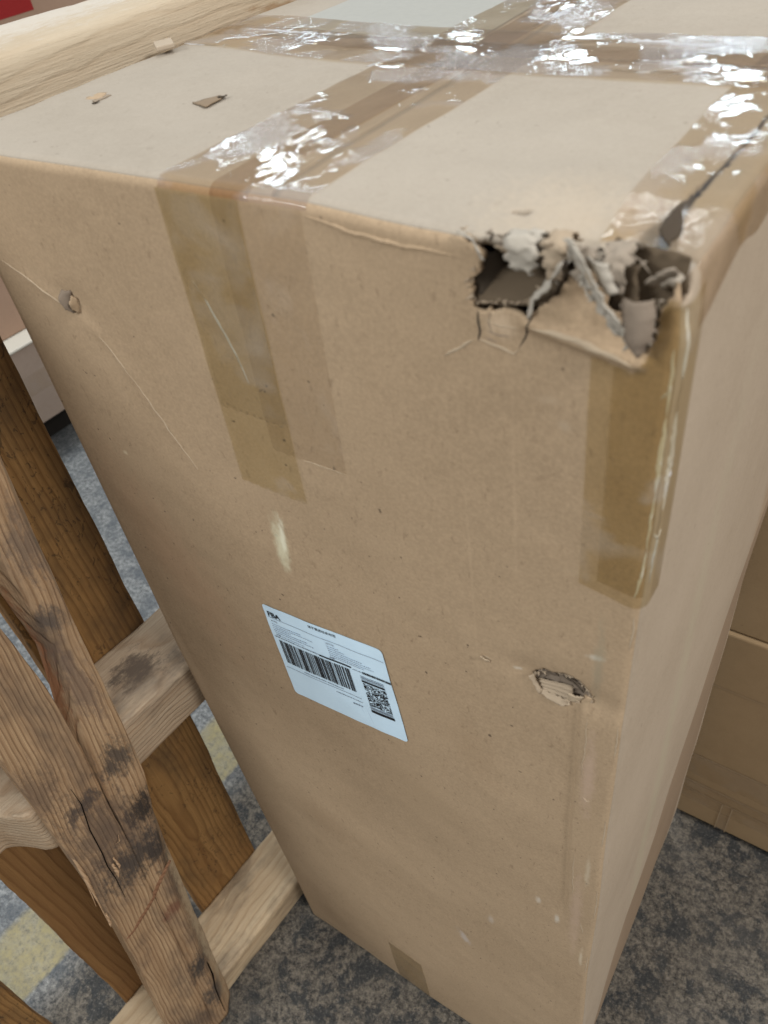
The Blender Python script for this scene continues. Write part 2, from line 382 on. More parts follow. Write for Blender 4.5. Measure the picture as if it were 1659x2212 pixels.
M_side = cardboard('kraft_board_side', (0.385, 0.308, 0.228, 1), [((W,.12,.55),(.05,.022,.5),srgb(170,160,136),.5,(0,0,0)), ((W,.33,.5),(.05,.03,.7),srgb(150,122,92),.5,(0,0,0))], fiber=.7)  # rear blob paints the shaded band behind the kink
M_inner = plain('torn_liner', (.39, .305, .215, 1), .9, .1)
M_greyp = plain('torn_paper_grey', (.235, .185, .14, 1), .9, .1)
M_whitep = plain('torn_paper_pale', (.43, .385, .32, 1), .9, .1)
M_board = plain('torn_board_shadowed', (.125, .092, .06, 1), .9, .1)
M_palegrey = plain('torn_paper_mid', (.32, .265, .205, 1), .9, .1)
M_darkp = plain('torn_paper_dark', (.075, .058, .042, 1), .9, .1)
M_light = plain('kraft_crease', (.46, .36, .25, 1), .85, .15)
M_corr = None

carton = empty('torn_carton')
tag(carton, 'tall brown cardboard carton with a torn front corner, clear tape and white shipping label', 'carton')

HOLE1 = rough_poly([(.3125,1.0455),(.3185,1.0425),(.3215,1.0385),(.3198,1.0340),(.3160,1.0285),(.3158,1.0220),(.3185,1.0178),(.3225,1.0196),(.3265,1.0200),(.3310,1.0212),(.3365,1.0218),(.3405,1.0240),(.3445,1.0285),(.3470,1.0320),(.3490,1.0362),(.3530,1.047),(.345,1.047),(.33,1.047)], .0009, .0008, 3)
CORNERH = rough_poly([(.3560,1.0465),(.3600,1.0385),(.3665,1.0290),(.3715,1.0225),(.3780,1.0165),(.3805,1.0225),(.3815,1.0330),(.386,1.039),(.388,1.047)], seed=4)
HOLE2 = rough_poly([(.3384,.8115),(.342,.8165),(.3451,.8200),(.3517,.8215),(.3556,.8245),(.3612,.8248),(.3648,.8236),(.3682,.818),(.370,.814),(.3720,.8095),(.3695,.8105),(.3673,.8110),(.3647,.8070),(.3596,.8015),(.3555,.7998),(.344,.8004),(.3401,.8066)], .0012, .0004, 5)
xs = lines(0, W, .0045, [(.05, .09, .0022), (.30, .40, .0011)])
zs = lines(0, H, .0045, [(.79, .83, .0011), (.95, .985, .0022), (.985, 1.05, .0011)])
front = panel('front_panel', xs, zs, lambda x, z: cp(x, 0, z), M_front, carton, [HOLE1, CORNERH, HOLE2], flip=False)
SEAM = .2305
ys = lines(0, D, .0045, [(0, .03, .0012)])
THOLE = rough_poly([(.318,-.003),(.321,.0018),(.330,.0026),(.338,.0035),(.3430,.0018),(.3460,.0040),(.3520,.0050),(.358,.0036),(.363,.0045),(.3685,.0070),(.3735,.0085),(.3765,.006),(.378,.003),(.380,-.003)], .001, .0005, 6)
SLIT = rough_poly([(.3710,.0150),(.3712,.030),(.3728,.0460),(.3745,.062),(.3760,.0790),(.3768,.0790),(.3764,.062),(.3755,.0460),(.3752,.0300),(.3745,.0150)], .002, .0002, 7)
SLIT2 = rough_poly([(.3202,.0190),(.325,.0205),(.3295,.0215),(.3275,.0178),(.3235,.0180)], .0012, .0002, 8)
tl = panel('top_flap', lines(0, SEAM-.0008, .0045), ys, lambda x, y: cp(x, y, H), M_top, carton)
tr_ = panel('top_flap', lines(SEAM+.0008, W, .0045, [(.31, .40, .0011)]), lines(0, D, .0045, [(0, .085, .0012)]), lambda x, y: cp(x, y, H), M_top, carton, [THOLE, SLIT, SLIT2])
RHOLE = rough_poly([(-.002,1.0475),(-.002,1.036),(.0035,1.0375),(.0075,1.0405),(.0085,1.0475)], .001, .0004, 9)
side = panel('side_panel', lines(0, D, .0055, [(0, .025, .0013)]), lines(0, H, .0065, [(1.0, 1.05, .0013)]), lambda y, z: cp(W, y, z), M_side, carton, [RHOLE])
panel('side_panel', lines(0, D, .012), lines(0, H, .012), lambda y, z: cp(0, y, z), M_side, carton, flip=True)
panel('back_panel', lines(0, W, .012), lines(0, H, .012), lambda x, z: cp(x, D, z), M_side, carton, flip=True)
panel('bottom_panel', lines(0, W, .02), lines(0, D, .02), lambda x, y: cp(x, y, 0), M_side, carton, flip=True)

# torn and folded pieces -------------------------------------------------
def loft(name, A, B, mat, parent, cols=6, rows=None, jit=.0004, edge=.0007, arch=0.0, archdir=(0, -1, 0), th=.0006, seed=0):
    """sheet between polylines A and B (3-D points in carton space), edges ragged, optionally arched"""
    rnd = random.Random(seed)
    rows = rows or max(6, 3*len(A))
    def along(Pl, t):
        x = t*(len(Pl)-1); i = min(int(x), len(Pl)-2); f = x-i
        return Vector(Pl[i]).lerp(Vector(Pl[i+1]), f)
    V = []; ad = Vector(archdir)
    for i in range(rows+1):
        a, b = along(A, i/rows), along(B, i/rows)
        a = a+(a-b).normalized()*rnd.uniform(-edge, edge) if (a-b).length > 1e-6 else a
        b = b+(b-a).normalized()*rnd.uniform(-edge, edge) if (a-b).length > 1e-6 else b
        for j in range(cols+1):
            s = j/cols; p = a.lerp(b, s)+ad*(arch*math.sin(math.pi*s))
            k = p*400
            p = p+Vector((nz(k.x+seed, k.y, k.z), nz(k.x, k.y+5+seed, k.z), nz(k.x, k.y, k.z+9)))*jit
            V.append(warp(p.x, p.y+(bow(p.x, 0, p.z) if p.z < H-.004 else 0), p.z))
    Fc = [(i*(cols+1)+j, i*(cols+1)+j+1, (i+1)*(cols+1)+j+1, (i+1)*(cols+1)+j) for i in range(rows) for j in range(cols)]
    o = mesh(name, V, Fc, mat, parent); solid(o, th, 0); return o
def tear(A, B, mat, **kw): return loft('torn_flap', A, B, mat, carton, **kw)
# recessed front board below the hole: exposed fluting
def fluted(name, A, B, n, mat, depth=.0006):
    V = []; Fc = []; m = 8*n; cols = 8
    for i in range(m+1):
        t = i/m; a = Vector(A[0]).lerp(Vector(A[1]), t); b = Vector(B[0]).lerp(Vector(B[1]), t)
        off = Vector((0, -depth*math.cos(2*math.pi*t*n), 0))
        for j in range(cols+1):
            p = a.lerp(b, j/cols)+off
            p += Vector((nz(p.x, 0, p.z, 300), nz(p.x, 2, p.z, 300), nz(p.x, 5, p.z, 300)))*.0005
            V.append(warp(*p))
    for i in range(m):
        for j in range(cols): Fc.append((i*(cols+1)+j, i*(cols+1)+j+1, (i+1)*(cols+1)+j+1, (i+1)*(cols+1)+j))
    o = mesh(name, V, Fc, mat, carton); solid(o, .0005, 0); return o
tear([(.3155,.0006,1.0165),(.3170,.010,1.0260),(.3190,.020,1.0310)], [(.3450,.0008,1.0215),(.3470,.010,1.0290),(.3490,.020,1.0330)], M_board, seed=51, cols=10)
# left: liner bent inwards inside the hole
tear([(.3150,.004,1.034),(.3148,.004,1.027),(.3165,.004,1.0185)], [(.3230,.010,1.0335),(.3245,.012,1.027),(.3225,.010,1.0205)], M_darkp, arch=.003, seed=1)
# ragged strip hanging under the top edge
tear([(.3215,.004,1.0400),(.331,.0035,1.0385),(.340,.0035,1.0365),(.3495,.003,1.0365)], [(.3225,.010,1.0355),(.331,.009,1.0335),(.341,.008,1.0330),(.349,.006,1.0345)], M_greyp, seed=2, edge=.0012, arch=.0015)
tear([(.3265,-.001,1.0405),(.333,-.0015,1.0395),(.3400,.000,1.0385)], [(.3275,.002,1.0372),(.333,.002,1.0362),(.3385,.002,1.0368)], M_inner, seed=3)
tear([(.312,-.0005,1.0432),(.3195,-.0025,1.0420),(.3215,-.0030,1.0385),(.3222,-.001,1.0345)], [(.313,.0015,1.0415),(.3185,.000,1.0398),(.3192,.000,1.0375),(.3200,.001,1.0335)], M_whitep, seed=4, edge=.001)
# white fibres on the right of the hole
tear([(.3500,-.001,1.0385),(.3462,-.002,1.0305),(.3415,-.0025,1.0240),(.3385,-.001,1.0165)], [(.3470,.001,1.0370),(.3435,.001,1.0300),(.3395,.000,1.0245),(.3368,.001,1.0180)], M_whitep, seed=5, edge=.0014)
# pale curled strip along the corner tear
tear([(.3508,-.002,1.0465),(.3545,-.003,1.0415),(.3590,-.004,1.0345),(.3640,-.005,1.0270),(.3700,-.0055,1.0205),(.3765,-.004,1.0145)],
     [(.3545,-.005,1.0475),(.3585,-.006,1.0425),(.3635,-.0065,1.0350),(.3685,-.007,1.0285),(.3735,-.007,1.0220),(.3775,-.0045,1.0150)], M_whitep, seed=6, edge=.0017, cols=5, rows=26, arch=-.0012, th=.0007)
tear([(.3555,-.001,1.038),(.3600,-.002,1.031),(.3640,-.0025,1.0255),(.3675,-.002,1.0205)], [(.3590,-.004,1.0385),(.3625,-.004,1.0320),(.3665,-.0045,1.0265),(.3700,-.004,1.0215)], M_inner, seed=16, edge=.0015)
# grey tongue folded out below the corner
tear([(.3708,-.003,1.0315),(.3712,-.0055,1.0255),(.3735,-.007,1.0205),(.3778,-.006,1.0155)], [(.3812,-.004,1.0335),(.3822,-.006,1.0280),(.3818,-.0065,1.0215),(.3795,-.006,1.0160)], M_greyp, seed=7, edge=.0008, arch=.0025)
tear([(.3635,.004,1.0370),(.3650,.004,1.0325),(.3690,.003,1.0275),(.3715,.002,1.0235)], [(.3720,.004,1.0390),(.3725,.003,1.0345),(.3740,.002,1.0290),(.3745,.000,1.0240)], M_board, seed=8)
# loops of torn board standing on the edge
def knob(x0, x1, y0, y1, zb, hgt, mat, seed, out=.004):
    A = [(x0, y1, zb+.001), (x0+.0005, (y0+y1)/2, zb+hgt), (x0, y0-out*.5, zb+hgt*.75), (x0+.0008, y0-out, zb-.001), (x0+.001, y0-out*.6, zb-.007)]
    B = [(x1, y1, zb+.001), (x1-.0005, (y0+y1)/2, zb+hgt*1.05), (x1, y0-out*.5, zb+hgt*.7), (x1-.0008, y0-out, zb-.0015), (x1-.001, y0-.6*out, zb-.0075)]
    return loft('torn_flap', A, B, mat, carton, cols=8, rows=22, jit=.0017, edge=.0010, arch=.0008, archdir=(0, -.5, .8), th=.0007, seed=seed)
knob(.3300,.3415,.001,.0085,1.0400,.0040,M_whitep,11,.002)
knob(.3425,.3505,.002,.0120,1.0385,.0058,M_inner,12,.003)
knob(.3525,.3595,.002,.0075,1.0380,.0032,M_palegrey,13,.002)
knob(.3615,.3705,.003,.0130,1.0380,.0050,M_palegrey,14,.004)
tear([(.3575,.001,1.041),(.3600,.001,1.036),(.3640,.000,1.031)], [(.3655,-.002,1.041),(.3665,-.002,1.036),(.3690,-.002,1.032)], M_whitep, seed=15, arch=.002)
tear([(.3765,-.002,1.0365),(.3795,-.002,1.0400),(.3840,-.001,1.0425)], [(.3775,.004,1.0330),(.3810,.003,1.0360),(.3850,.002,1.0395)], M_palegrey, seed=17)
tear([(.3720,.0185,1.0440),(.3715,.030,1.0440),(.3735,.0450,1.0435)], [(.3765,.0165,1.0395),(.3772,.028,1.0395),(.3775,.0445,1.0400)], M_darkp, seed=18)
def fibres(pts, n, ln, mat, seed, face='f'):
    """fuzz of torn paper slivers along a polyline of carton-space points"""
    rnd = random.Random(seed); V = []; Fc = []
    for k in range(n):
        x = rnd.random()*(len(pts)-1); i = min(int(x), len(pts)-2); p = Vector(pts[i]).lerp(Vector(pts[i+1]), x-i)
        t = (Vector(pts[i+1])-Vector(pts[i])).normalized()
        d = Vector((rnd.uniform(-1, 1), rnd.uniform(-1.2, .3), rnd.uniform(-1, 1))).normalized(); l = ln*rnd.uniform(.35, 1.1); w = rnd.uniform(.0003, .0011)
        c = Vector((rnd.uniform(-1, 1), rnd.uniform(-1, 1), rnd.uniform(-1, 1)))*l*.35; b = len(V)
        for q6, ww in ((0, 1), (.35, .9), (.7, .6), (1, .1)):
            m_ = p+d*l*q6+c*q6*q6; V += [warp(*(m_-t*w*ww)), warp(*(m_+t*w*ww))]
        for j in range(3): Fc.append((b+2*j, b+2*j+1, b+2*j+3, b+2*j+2))
    o = mesh('paper_fibres', V, Fc, mat, carton); o['kind'] = 'stuff'; solid(o, .00025, 0); return o
fibres([(.3125,.001,1.0435),(.3195,.000,1.0415),(.3205,.001,1.0345),(.3160,.0005,1.0285),(.3158,.0005,1.0220),(.3185,.0005,1.0178)], 22, .0026, M_inner, 1)
fibres([(.3185,.0003,1.0178),(.3265,.0003,1.0198),(.3365,.0003,1.0216),(.3445,.0005,1.0285),(.3490,.001,1.0362)], 30, .0024, M_inner, 2)
fibres([(.3445,.0005,1.0280),(.3480,.0005,1.0340),(.3505,.001,1.0395)], 14, .0030, M_whitep, 3)
fibres([(.320,.002,1.0425),(.330,.002,1.0415),(.341,.002,1.0410),(.352,.002,1.0410),(.362,.003,1.0405),(.374,.005,1.0400)], 40, .0036, M_palegrey, 4)
fibres([(.322,.003,1.0425),(.338,.003,1.0415),(.356,.003,1.0410)], 10, .0040, M_darkp, 5)
fibres([(.3530,-.004,1.0450),(.3590,-.005,1.0345),(.3665,-.006,1.0255),(.3765,-.005,1.0150)], 22, .0026, M_whitep, 6)
fibres([(.3710,-.004,1.0300),(.3740,-.006,1.0210),(.3790,-.006,1.0160),(.3815,-.005,1.0230),(.3815,-.003,1.0330)], 26, .0024, M_palegrey, 7)
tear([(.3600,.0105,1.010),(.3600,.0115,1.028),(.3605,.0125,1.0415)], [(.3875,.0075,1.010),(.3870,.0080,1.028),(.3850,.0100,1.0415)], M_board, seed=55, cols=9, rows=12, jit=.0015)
fibres([(.3384,.0005,.8115),(.3440,.0005,.8180),(.3517,.0008,.8215),(.3612,.0010,.8248),(.3682,.0012,.818),(.3720,.0005,.8095)], 34, .0022, M_inner, 9)
fibres([(.3401,.0005,.8066),(.344,.0003,.8004),(.3555,.0003,.7998),(.3647,.0005,.8070)], 26, .0020, M_inner, 10)
# lower puncture: torn liner and fluting inside
tear([(.3375,.0046,.8130),(.3440,.0050,.8190),(.3520,.0052,.8220),(.3620,.0048,.8250),(.3715,.0035,.8130)], [(.3395,.0040,.8050),(.3440,.0042,.8000),(.3540,.0045,.7990),(.3620,.0042,.8020),(.3725,.0032,.8085)], M_greyp, seed=54, cols=9, rows=18, jit=.0022)
fluted('torn_liner', [(.3405,.0030,.8075),(.3440,.0012,.7995)], [(.3600,.0030,.8135),(.3605,.0012,.8005)], 4, M_inner, .0005)
tear([(.3390,.002,.8120),(.3440,.0022,.8180),(.3500,.0030,.8195)], [(.3410,.0050,.8070),(.3460,.0055,.8115),(.3520,.0050,.8140)], M_greyp, seed=21, edge=.0008)
tear([(.3520,.0022,.8215),(.3555,.0025,.8225),(.3600,.0028,.8215)], [(.3530,.0045,.8105),(.3580,.0040,.8100),(.3620,.0045,.8130)], M_greyp, seed=22, edge=.0006, arch=-.001)
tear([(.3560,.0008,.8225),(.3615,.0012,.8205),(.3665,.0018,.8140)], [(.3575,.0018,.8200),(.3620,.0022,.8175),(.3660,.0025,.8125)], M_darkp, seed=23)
tear([(.3590,.0002,.8110),(.3630,.0006,.8100),(.3668,.0008,.8112)], [(.3585,.0010,.8020),(.3620,.0010,.8040),(.3650,.0010,.8075)], M_light, seed=24)
tear([(.3376,-.0004,.8112),(.3398,-.0006,.8064),(.3440,-.0008,.8000)], [(.3396,.0010,.8125),(.3414,.0010,.8072),(.3448,.0010,.8012)], M_inner, seed=25, edge=.0004)
tear([(.3430,-.0003,.7998),(.3500,-.0010,.7992),(.3565,-.0012,.7990),(.3605,-.0006,.8018)], [(.3435,.0014,.8020),(.3500,.0012,.8020),(.3560,.0012,.8022),(.3590,.0010,.8032)], M_inner, seed=26, edge=.0005)
# puncture tab on the left of the front
tear([(.0668,-.0010,.9762),(.0664,-.0052,.9728),(.0678,-.0048,.9672),(.0690,-.0010,.9625)], [(.0715,.0012,.9752),(.0705,.0004,.9715),(.0705,.0002,.9675),(.0700,.0005,.9630)], M_greyp, seed=31, edge=.0004, arch=.001)
tear([(.0722,-.0008,.9735),(.0718,-.0030,.9700),(.0705,-.0022,.9650)], [(.0742,.0008,.9715),(.0736,.0006,.9670),(.0722,.0006,.9625)], M_front, seed=32, edge=.0003)
# scars on the top
def scar(pts, h0, h1, mat, seed):
    (a, b, c, d) = pts
    return loft('torn_flap', [(*a, H+h0), (*b, H+h0)], [(*d, H+h1), (*c, H+h1)], mat, carton, cols=6, rows=8, jit=.0004, edge=.0006, th=.0005, seed=seed)
M_scar = plain('torn_scar', (.25, .185, .125, 1), .9, .1); M_scar2 = plain('torn_scar_pale', (.31, .245, .18, 1), .9, .1)
scar([(.1096,.0837),(.1175,.0965),(.1225,.0950),(.1235,.0790)], .0001, .0003, M_scar, 41)
scar([(.1190,.0925),(.1215,.0965),(.1235,.0955),(.1225,.0915)], .0004, .0009, M_darkp, 42)
scar([(.0350,.0755),(.0330,.0850),(.0400,.0880),(.0465,.0775)], .0001, .0003, M_front, 43)
scar([(.0430,.0740),(.0450,.0850),(.0480,.0840),(.0490,.0720)], .0002, .0005, M_scar2, 44)
scar([(.0485,.0695),(.0478,.0720),(.0500,.0735),(.0508,.0700)], .0004, .0010, M_darkp, 45)

def ribbon(name, pts, width, hgt, mat, parent=carton, face='f', seed=0, wob=.0004):
    """thin raised crease following a polyline on a carton face"""
    rnd = random.Random(seed); P = []
    for a, b in zip(pts, pts[1:]):
        n = max(2, int(math.hypot(b[0]-a[0], b[1]-a[1])/.0012))
        for k in range(n): P.append((a[0]+(b[0]-a[0])*k/n, a[1]+(b[1]-a[1])*k/n))
    P.append(pts[-1]); n = len(P); V = []; Fc = []
    on = {'f': lambda u, v, h: cp(u, 0, v, h), 't': lambda u, v, h: cp(u, v, H, h), 'r': lambda u, v, h: cp(W, u, v, h)}[face]
    for i, (u, v) in enumerate(P):
        a = P[max(0, i-1)]; b = P[min(n-1, i+1)]; dx, dy = b[0]-a[0], b[1]-a[1]; l = math.hypot(dx, dy) or 1
        nx, ny = -dy/l, dx/l; tp = math.sin(math.pi*min(1, max(0, (i+.15)/(n-.7))))**.6
        w = width*tp*(.6+.5*abs(nz(u, v, seed, 350))+.25*rnd.random()); hh = hgt*tp*(.4+.8*abs(nz(u, seed, v, 200)))
        u += nx*nz(u, v, seed+3, 150)*wob*2; v += ny*nz(u, v, seed+5, 150)*wob*2
        for s, h in ((-1, -.0001), (-.4, hh*.8+.00012), (.4, hh+.00012), (1, -.0001)): V.append(on(u+nx*w*s/2, v+ny*w*s/2, h))
    for i in range(n-1):
        for j in range(3): Fc.append((4*i+j, 4*i+j+1, 4*i+j+5, 4*i+j+4))
    return mesh(name, V, Fc, mat, parent)
ribbon('split_edge', [(.3750,.050),(.3765,.090),(.3778,.130),(.3795,.180),(.3810,.240),(.3815,.30)], .0034, .0001, M_darkp, face='t', seed=88)
ribbon('crack', [(.3187,1.0182),(.3183,1.0130),(.3188,1.0090),(.3180,1.0048)], .0017, .0001, M_darkp, seed=81)
ribbon('crack', [(.3398,1.0225),(.3385,1.0170),(.3362,1.0110),(.3345,1.0068)], .0014, .0001, M_darkp, seed=82)
ribbon('crease', [(.3185,1.0058),(.3250,1.0048),(.3325,1.0038),(.3345,1.0062)], .0016, .0006, M_light, seed=83)
ribbon('crease', [(.3215,1.0150),(.3270,1.0138),(.3340,1.0150)], .0009, .0004, M_light, seed=84)
ribbon('crack', [(.3220,1.0105),(.3265,1.0098),(.3310,1.0105)], .0008, .0001, M_greyp, seed=85)
ribbon('crack', [(.3205,1.0072),(.3260,1.0066)], .0007, .0001, M_greyp, seed=86)
ribbon('crack', [(.3238,1.0185),(.3230,1.0140),(.3240,1.0100)], .0006, .0001, M_greyp, seed=87)
ribbon('crease', CREASE[:4], .0011, .0006, M_light, seed=1)
ribbon('crease', CREASE[4:6], .0007, .0004, M_light, seed=2)
ribbon('crease', CREASE[5:], .0008, .0004, M_light, seed=3)
ribbon('crease', [(.340,1.0182),(.354,1.0172),(.3645,1.0150),(.3752,1.0118)], .0030, .0009, M_light, seed=4)
ribbon('crease', [(.247,1.0392),(.27,1.0368),(.29,1.0362),(.312,1.0375)], .0026, .0010, M_front, seed=10)
ribbon('crease', [(.303,.9943),(.3095,.9993),(.3165,1.0048)], .0018, .0005, M_light, seed=5)
ribbon('crease', [(.3700,.800),(.3706,.775),(.3690,.752),(.3702,.735)], .0009, .0004, M_light, seed=6)
ribbon('crease', [(.3715,.716),(.3738,.7135),(.3755,.7145)], .0009, .0004, M_light, seed=7)
ribbon('crease', [(.3690,.64),(.3691,.60),(.3700,.57)], .0010, .0003, M_light, seed=8)
ribbon('crease', [(.3775,.53),(.3800,.51)], .0012, .0003, M_light, seed=9)
for i, (z0, z1) in enumerate([(.885,.862),(.80,.77),(.70,.665),(.60,.55),(.47,.43)]):
    ribbon('edge_scuff', [(.3862,z0),(.3868,(z0+z1)/2),(.3858,z1)], .0016, .0004, M_light, seed=20+i)
tear([(.3100,-.0015,.8112),(.3135,-.0022,.8108),(.3152,-.0010,.8095)], [(.3105,.0002,.8075),(.3130,.0002,.8068),(.3150,.0002,.8072)], M_light, seed=33, edge=.0005)

# pale sticker under the tape on the far part of the top
st_m = plain('pale_grey_paper', (.355, .345, .305, 1), .6, .3)
so = panel('paper_sticker', lines(.055, .205, .01), lines(.205, D-.004, .01), lambda x, y: cp(x, y, H, .0004), st_m, carton, th=0)
so['label'] = 'pale grey paper sticker taped on the far part of the lid'

# ------------------------------------------------------------------ packing tape
T_top = tape_mat('packing_tape', (.885, .805, .69, 1), haze=(.50, .53, .57, 1), hz=.11, ripple=(300, 130, 70), bump=.14, smooth=.02, wet=.52)  # bluish haze puts a broad reflected light into the film's colour
T_cross = tape_mat('packing_tape_cross', (.89, .815, .71, 1), haze=(.50, .53, .57, 1), hz=.13, ripple=(150, 170, 60), bump=.14, smooth=.02, wet=.50)  # same reflected light painted as bluish haze
T_front = tape_mat('packing_tape_front', (.94, .92, .82, 1), hz=.04, ripple=(160, 60, 60), bump=.08, smooth=.20, wet=.60)
T_upper = tape_mat('packing_tape_upper', (.96, .95, .91, 1), hz=.05, ripple=(160, 60, 50), bump=.06, smooth=.34, wet=.50)
T_thin = tape_mat('packing_tape_thin', (.962, .948, .928, 1), hz=.02, ripple=(160, 60, 60), bump=.06, smooth=.35, wet=.6)
T_edge = tape_mat('packing_tape_edge', (.89, .815, .695, 1), hz=.04, ripple=(330, 140, 330), bump=.16, smooth=.03, wet=.48)
T_corner = tape_mat('packing_tape_corner', (.925, .89, .785, 1), hz=.05, ripple=(190, 60, 40), bump=.09, smooth=.20, wet=.6)
def tape(name, mat, path, cross, surf, h, flip=False):
    """strip: path = list of s values, cross = list of t values, surf(s, t) -> (x, y, z) on the cuboid"""
    V = []
    for s in path:
        for t in cross:
            x, y, z = surf(s, t); V.append(cp(x, y, z, h+.00012*nz(x, y, z, 220)))
    m = len(cross)
    Fc = [(i*m+j, i*m+j+1, (i+1)*m+j+1, (i+1)*m+j) for i in range(len(path)-1) for j in range(m-1)]
    if flip: Fc = [f[::-1] for f in Fc]
    return mesh(name, V, Fc, mat, carton)
def steps(a, b, d):
    n = max(1, int(abs(b-a)/d+.5)); return [a+(b-a)*k/n for k in range(n+1)]
def over_front(skew=0.0):
    def f(s, t):
        return (t+skew*s, 0, H+s) if s < 0 else (t+skew*s, s, H)
    return f
# two overlapping strips along the lid seam, hanging down the front
zig = lambda t: .0005*math.sin(t*2600)+.0004*math.sin(t*5300)
def ft(sk, z_end):
    def f(s, t):
        e = 1-sstep(0, .02, s-z_end)
        s2 = s+e*zig(t)
        x = t+sk*s2
        return (x, 0, H+s2) if s2 < 0 else (x, s2, H)
    return f
A_ = [-.166+.0]+steps(-.164, -.006, .004)+steps(-.005, .006, .001)+steps(.009, D-.006, .004)
tape('packing_tape', T_front, steps(-.1655, -.004, .003), steps(.1665, .2135, .0018), ft(.018, -.1655), .0005)
tape('packing_tape', T_thin, steps(-.133, -.004, .003), steps(.1985, .2455, .0018), ft(.020, -.133), .00025)
tape('packing_tape', T_upper, steps(-.1145, -.004, .003), steps(.1672, .2130, .0018), ft(.016, -.1145), .00075)
tape('packing_tape', T_top, steps(-.004, .006, .001)+steps(.009, D-.004, .0035), steps(.1685, .2195, .002), ft(.04, -1), .0005)
tape('packing_tape', T_top, steps(-.004, .006, .001)+steps(.009, D-.004, .0035), steps(.1985, .2480, .002), ft(.04, -1), .00025)
# across the lid
cr = lambda s, t: (s, t+interp([(0,0),(.04,-.003),(.09,-.014),(.14,-.0235),(.20,-.030),(.30,-.036),(.39,-.038)], s), H)
tape('packing_tape', T_cross, steps(.001, W-.001, .0035), steps(.182, .230, .002), cr, .0010, True)
tape('packing_tape', T_cross, steps(.001, W-.001, .0035), steps(.206, .253, .002), cr, .0008, True)
# along the right edge of the lid, folded down the side
def er(s, t):     # t<0 on the lid, t>0 down the side
    return (W+t, s, H) if t < 0 else (W, s, H-t*(1+.3*nz(s, 0, 0, 30)))
tape('packing_tape', T_edge, steps(.0125, D-.004, .0025), steps(-.0345, -.006, .0019)+steps(-.005, .005, .0011)+steps(.0065, .0215, .0019), er, .0005)
def el(s, t): return (-t, s, H) if t < 0 else (0, s, H-t)
tape('packing_tape', T_edge, steps(.002, D-.004, .004), steps(-.0025, .006, .0011)+steps(.008, .045, .004), el, .0004, True)
# down the front corner
def co_(s, t):
    e = (1-sstep(0, .02, s-.893)); s2 = s+e*(.0045*abs(t+.003)/.03-.0025+zig(t)*.3)
    return (W+t, 0, s2) if t < 0 else (W, t, s2)
TEARP = CORNERH
RIDGE = [(.340,1.0135),(.3645,1.0118),(.3752,1.0085),(.3790,1.0150),(.3815,1.0260),(.3825,1.0335),(.386,1.040),(.386,1.06),(.340,1.06)]
def cend(x, z):
    e = 1-sstep(0, .02, z-.893)
    return z+e*(.0045*abs(x-W+.003)/.03-.0025+zig(x)*.3)
panel('packing_tape', lines(W-.0285, W, .0013), lines(.893, 1.038, .0018), lambda x, z: cp(x, 0, cend(x, z), .0005), T_corner, carton, [RIDGE], th=0)
panel('packing_tape', lines(0, .0165, .0012), lines(.893, 1.036, .0018), lambda y, z: cp(W, y, cend(W, z), .0005), T_corner, carton, th=0)
panel('packing_tape', lines(W-.0205, W, .0013), lines(.900, 1.036, .0018), lambda x, z: cp(x, 0, cend(x, z), .0009), T_corner, carton, [RIDGE], th=0)
# down the far end of the bottom of the front
tape('packing_tape', T_corner, steps(.004, .131, .004), steps(.150, .197, .003), lambda s, t: (t, 0, s), .0005)
M_shade_band = cardboard('kraft_shaded', (0.275, 0.198, 0.132, 1), fiber=.6)
# added dark sheet: shade on the side wall's rear, put into the colour
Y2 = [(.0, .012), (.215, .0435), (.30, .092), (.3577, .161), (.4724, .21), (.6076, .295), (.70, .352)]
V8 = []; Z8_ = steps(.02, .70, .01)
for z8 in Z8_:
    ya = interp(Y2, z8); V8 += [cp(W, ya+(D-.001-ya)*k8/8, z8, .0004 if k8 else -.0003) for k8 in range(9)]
band_o = mesh('shade_band', V8, [(i*9+j, i*9+j+1, (i+1)*9+j+1, (i+1)*9+j) for i in range(len(Z8_)-1) for j in range(8)], M_shade_band, carton)
# folds and bubbles in the tape
M_fold = tape_mat('tape_fold', (.93, .92, .90, 1), haze=(.75, .77, .80, 1), hz=.55, bump=.2, smooth=.12)
crl = lambda pts: pts
for i, (pts, w, h) in enumerate([([(.002,.2222),(.0337,.2153),(.0824,.2098),(.1047,.2084),(.150,.204)], .0040, .0022), ([(.0,.185),(.012,.1835),(.037,.1808)], .0025, .0008),
        ([(.150,.205),(.19,.199),(.225,.197)], .004, .0015), ([(.24,.205),(.29,.205),(.35,.200)], .0035, .0018), ([(.26,.178),(.30,.173),(.36,.172)], .003, .0012),
        ([(.28,.160),(.32,.158),(.365,.162)], .0025, .001), ([(.225,.232),(.2306,.26),(.2312,.30)], .0028, .0016), ([(.171,.150),(.1755,.164),(.181,.175)], .003, .0012)]):
    ribbon('tape_fold', pts, w, h, M_fold, face='t', seed=50+i)
for i in range(9):
    x = .170+i*.0044; ribbon('tape_bubble', [(x, .9318-(i*.0003)), (x+.0022, .9322-(i*.0003))], .0022 if i < 6 else .001, .0008 if i < 6 else .0004, M_fold, seed=60+i)
ribbon('tape_fold', [(.2153,.9113),(.230,.9115),(.243,.9121)], .0010, .0003, M_light, seed=71)
ribbon('tape_fold', [(.173,1.00),(.180,.985),(.187,.968),(.192,.95)], .0020, .0003, M_fold, seed=72)
M_lift = plain('lifted_tape', (.72, .70, .70, 1), .35, .5)
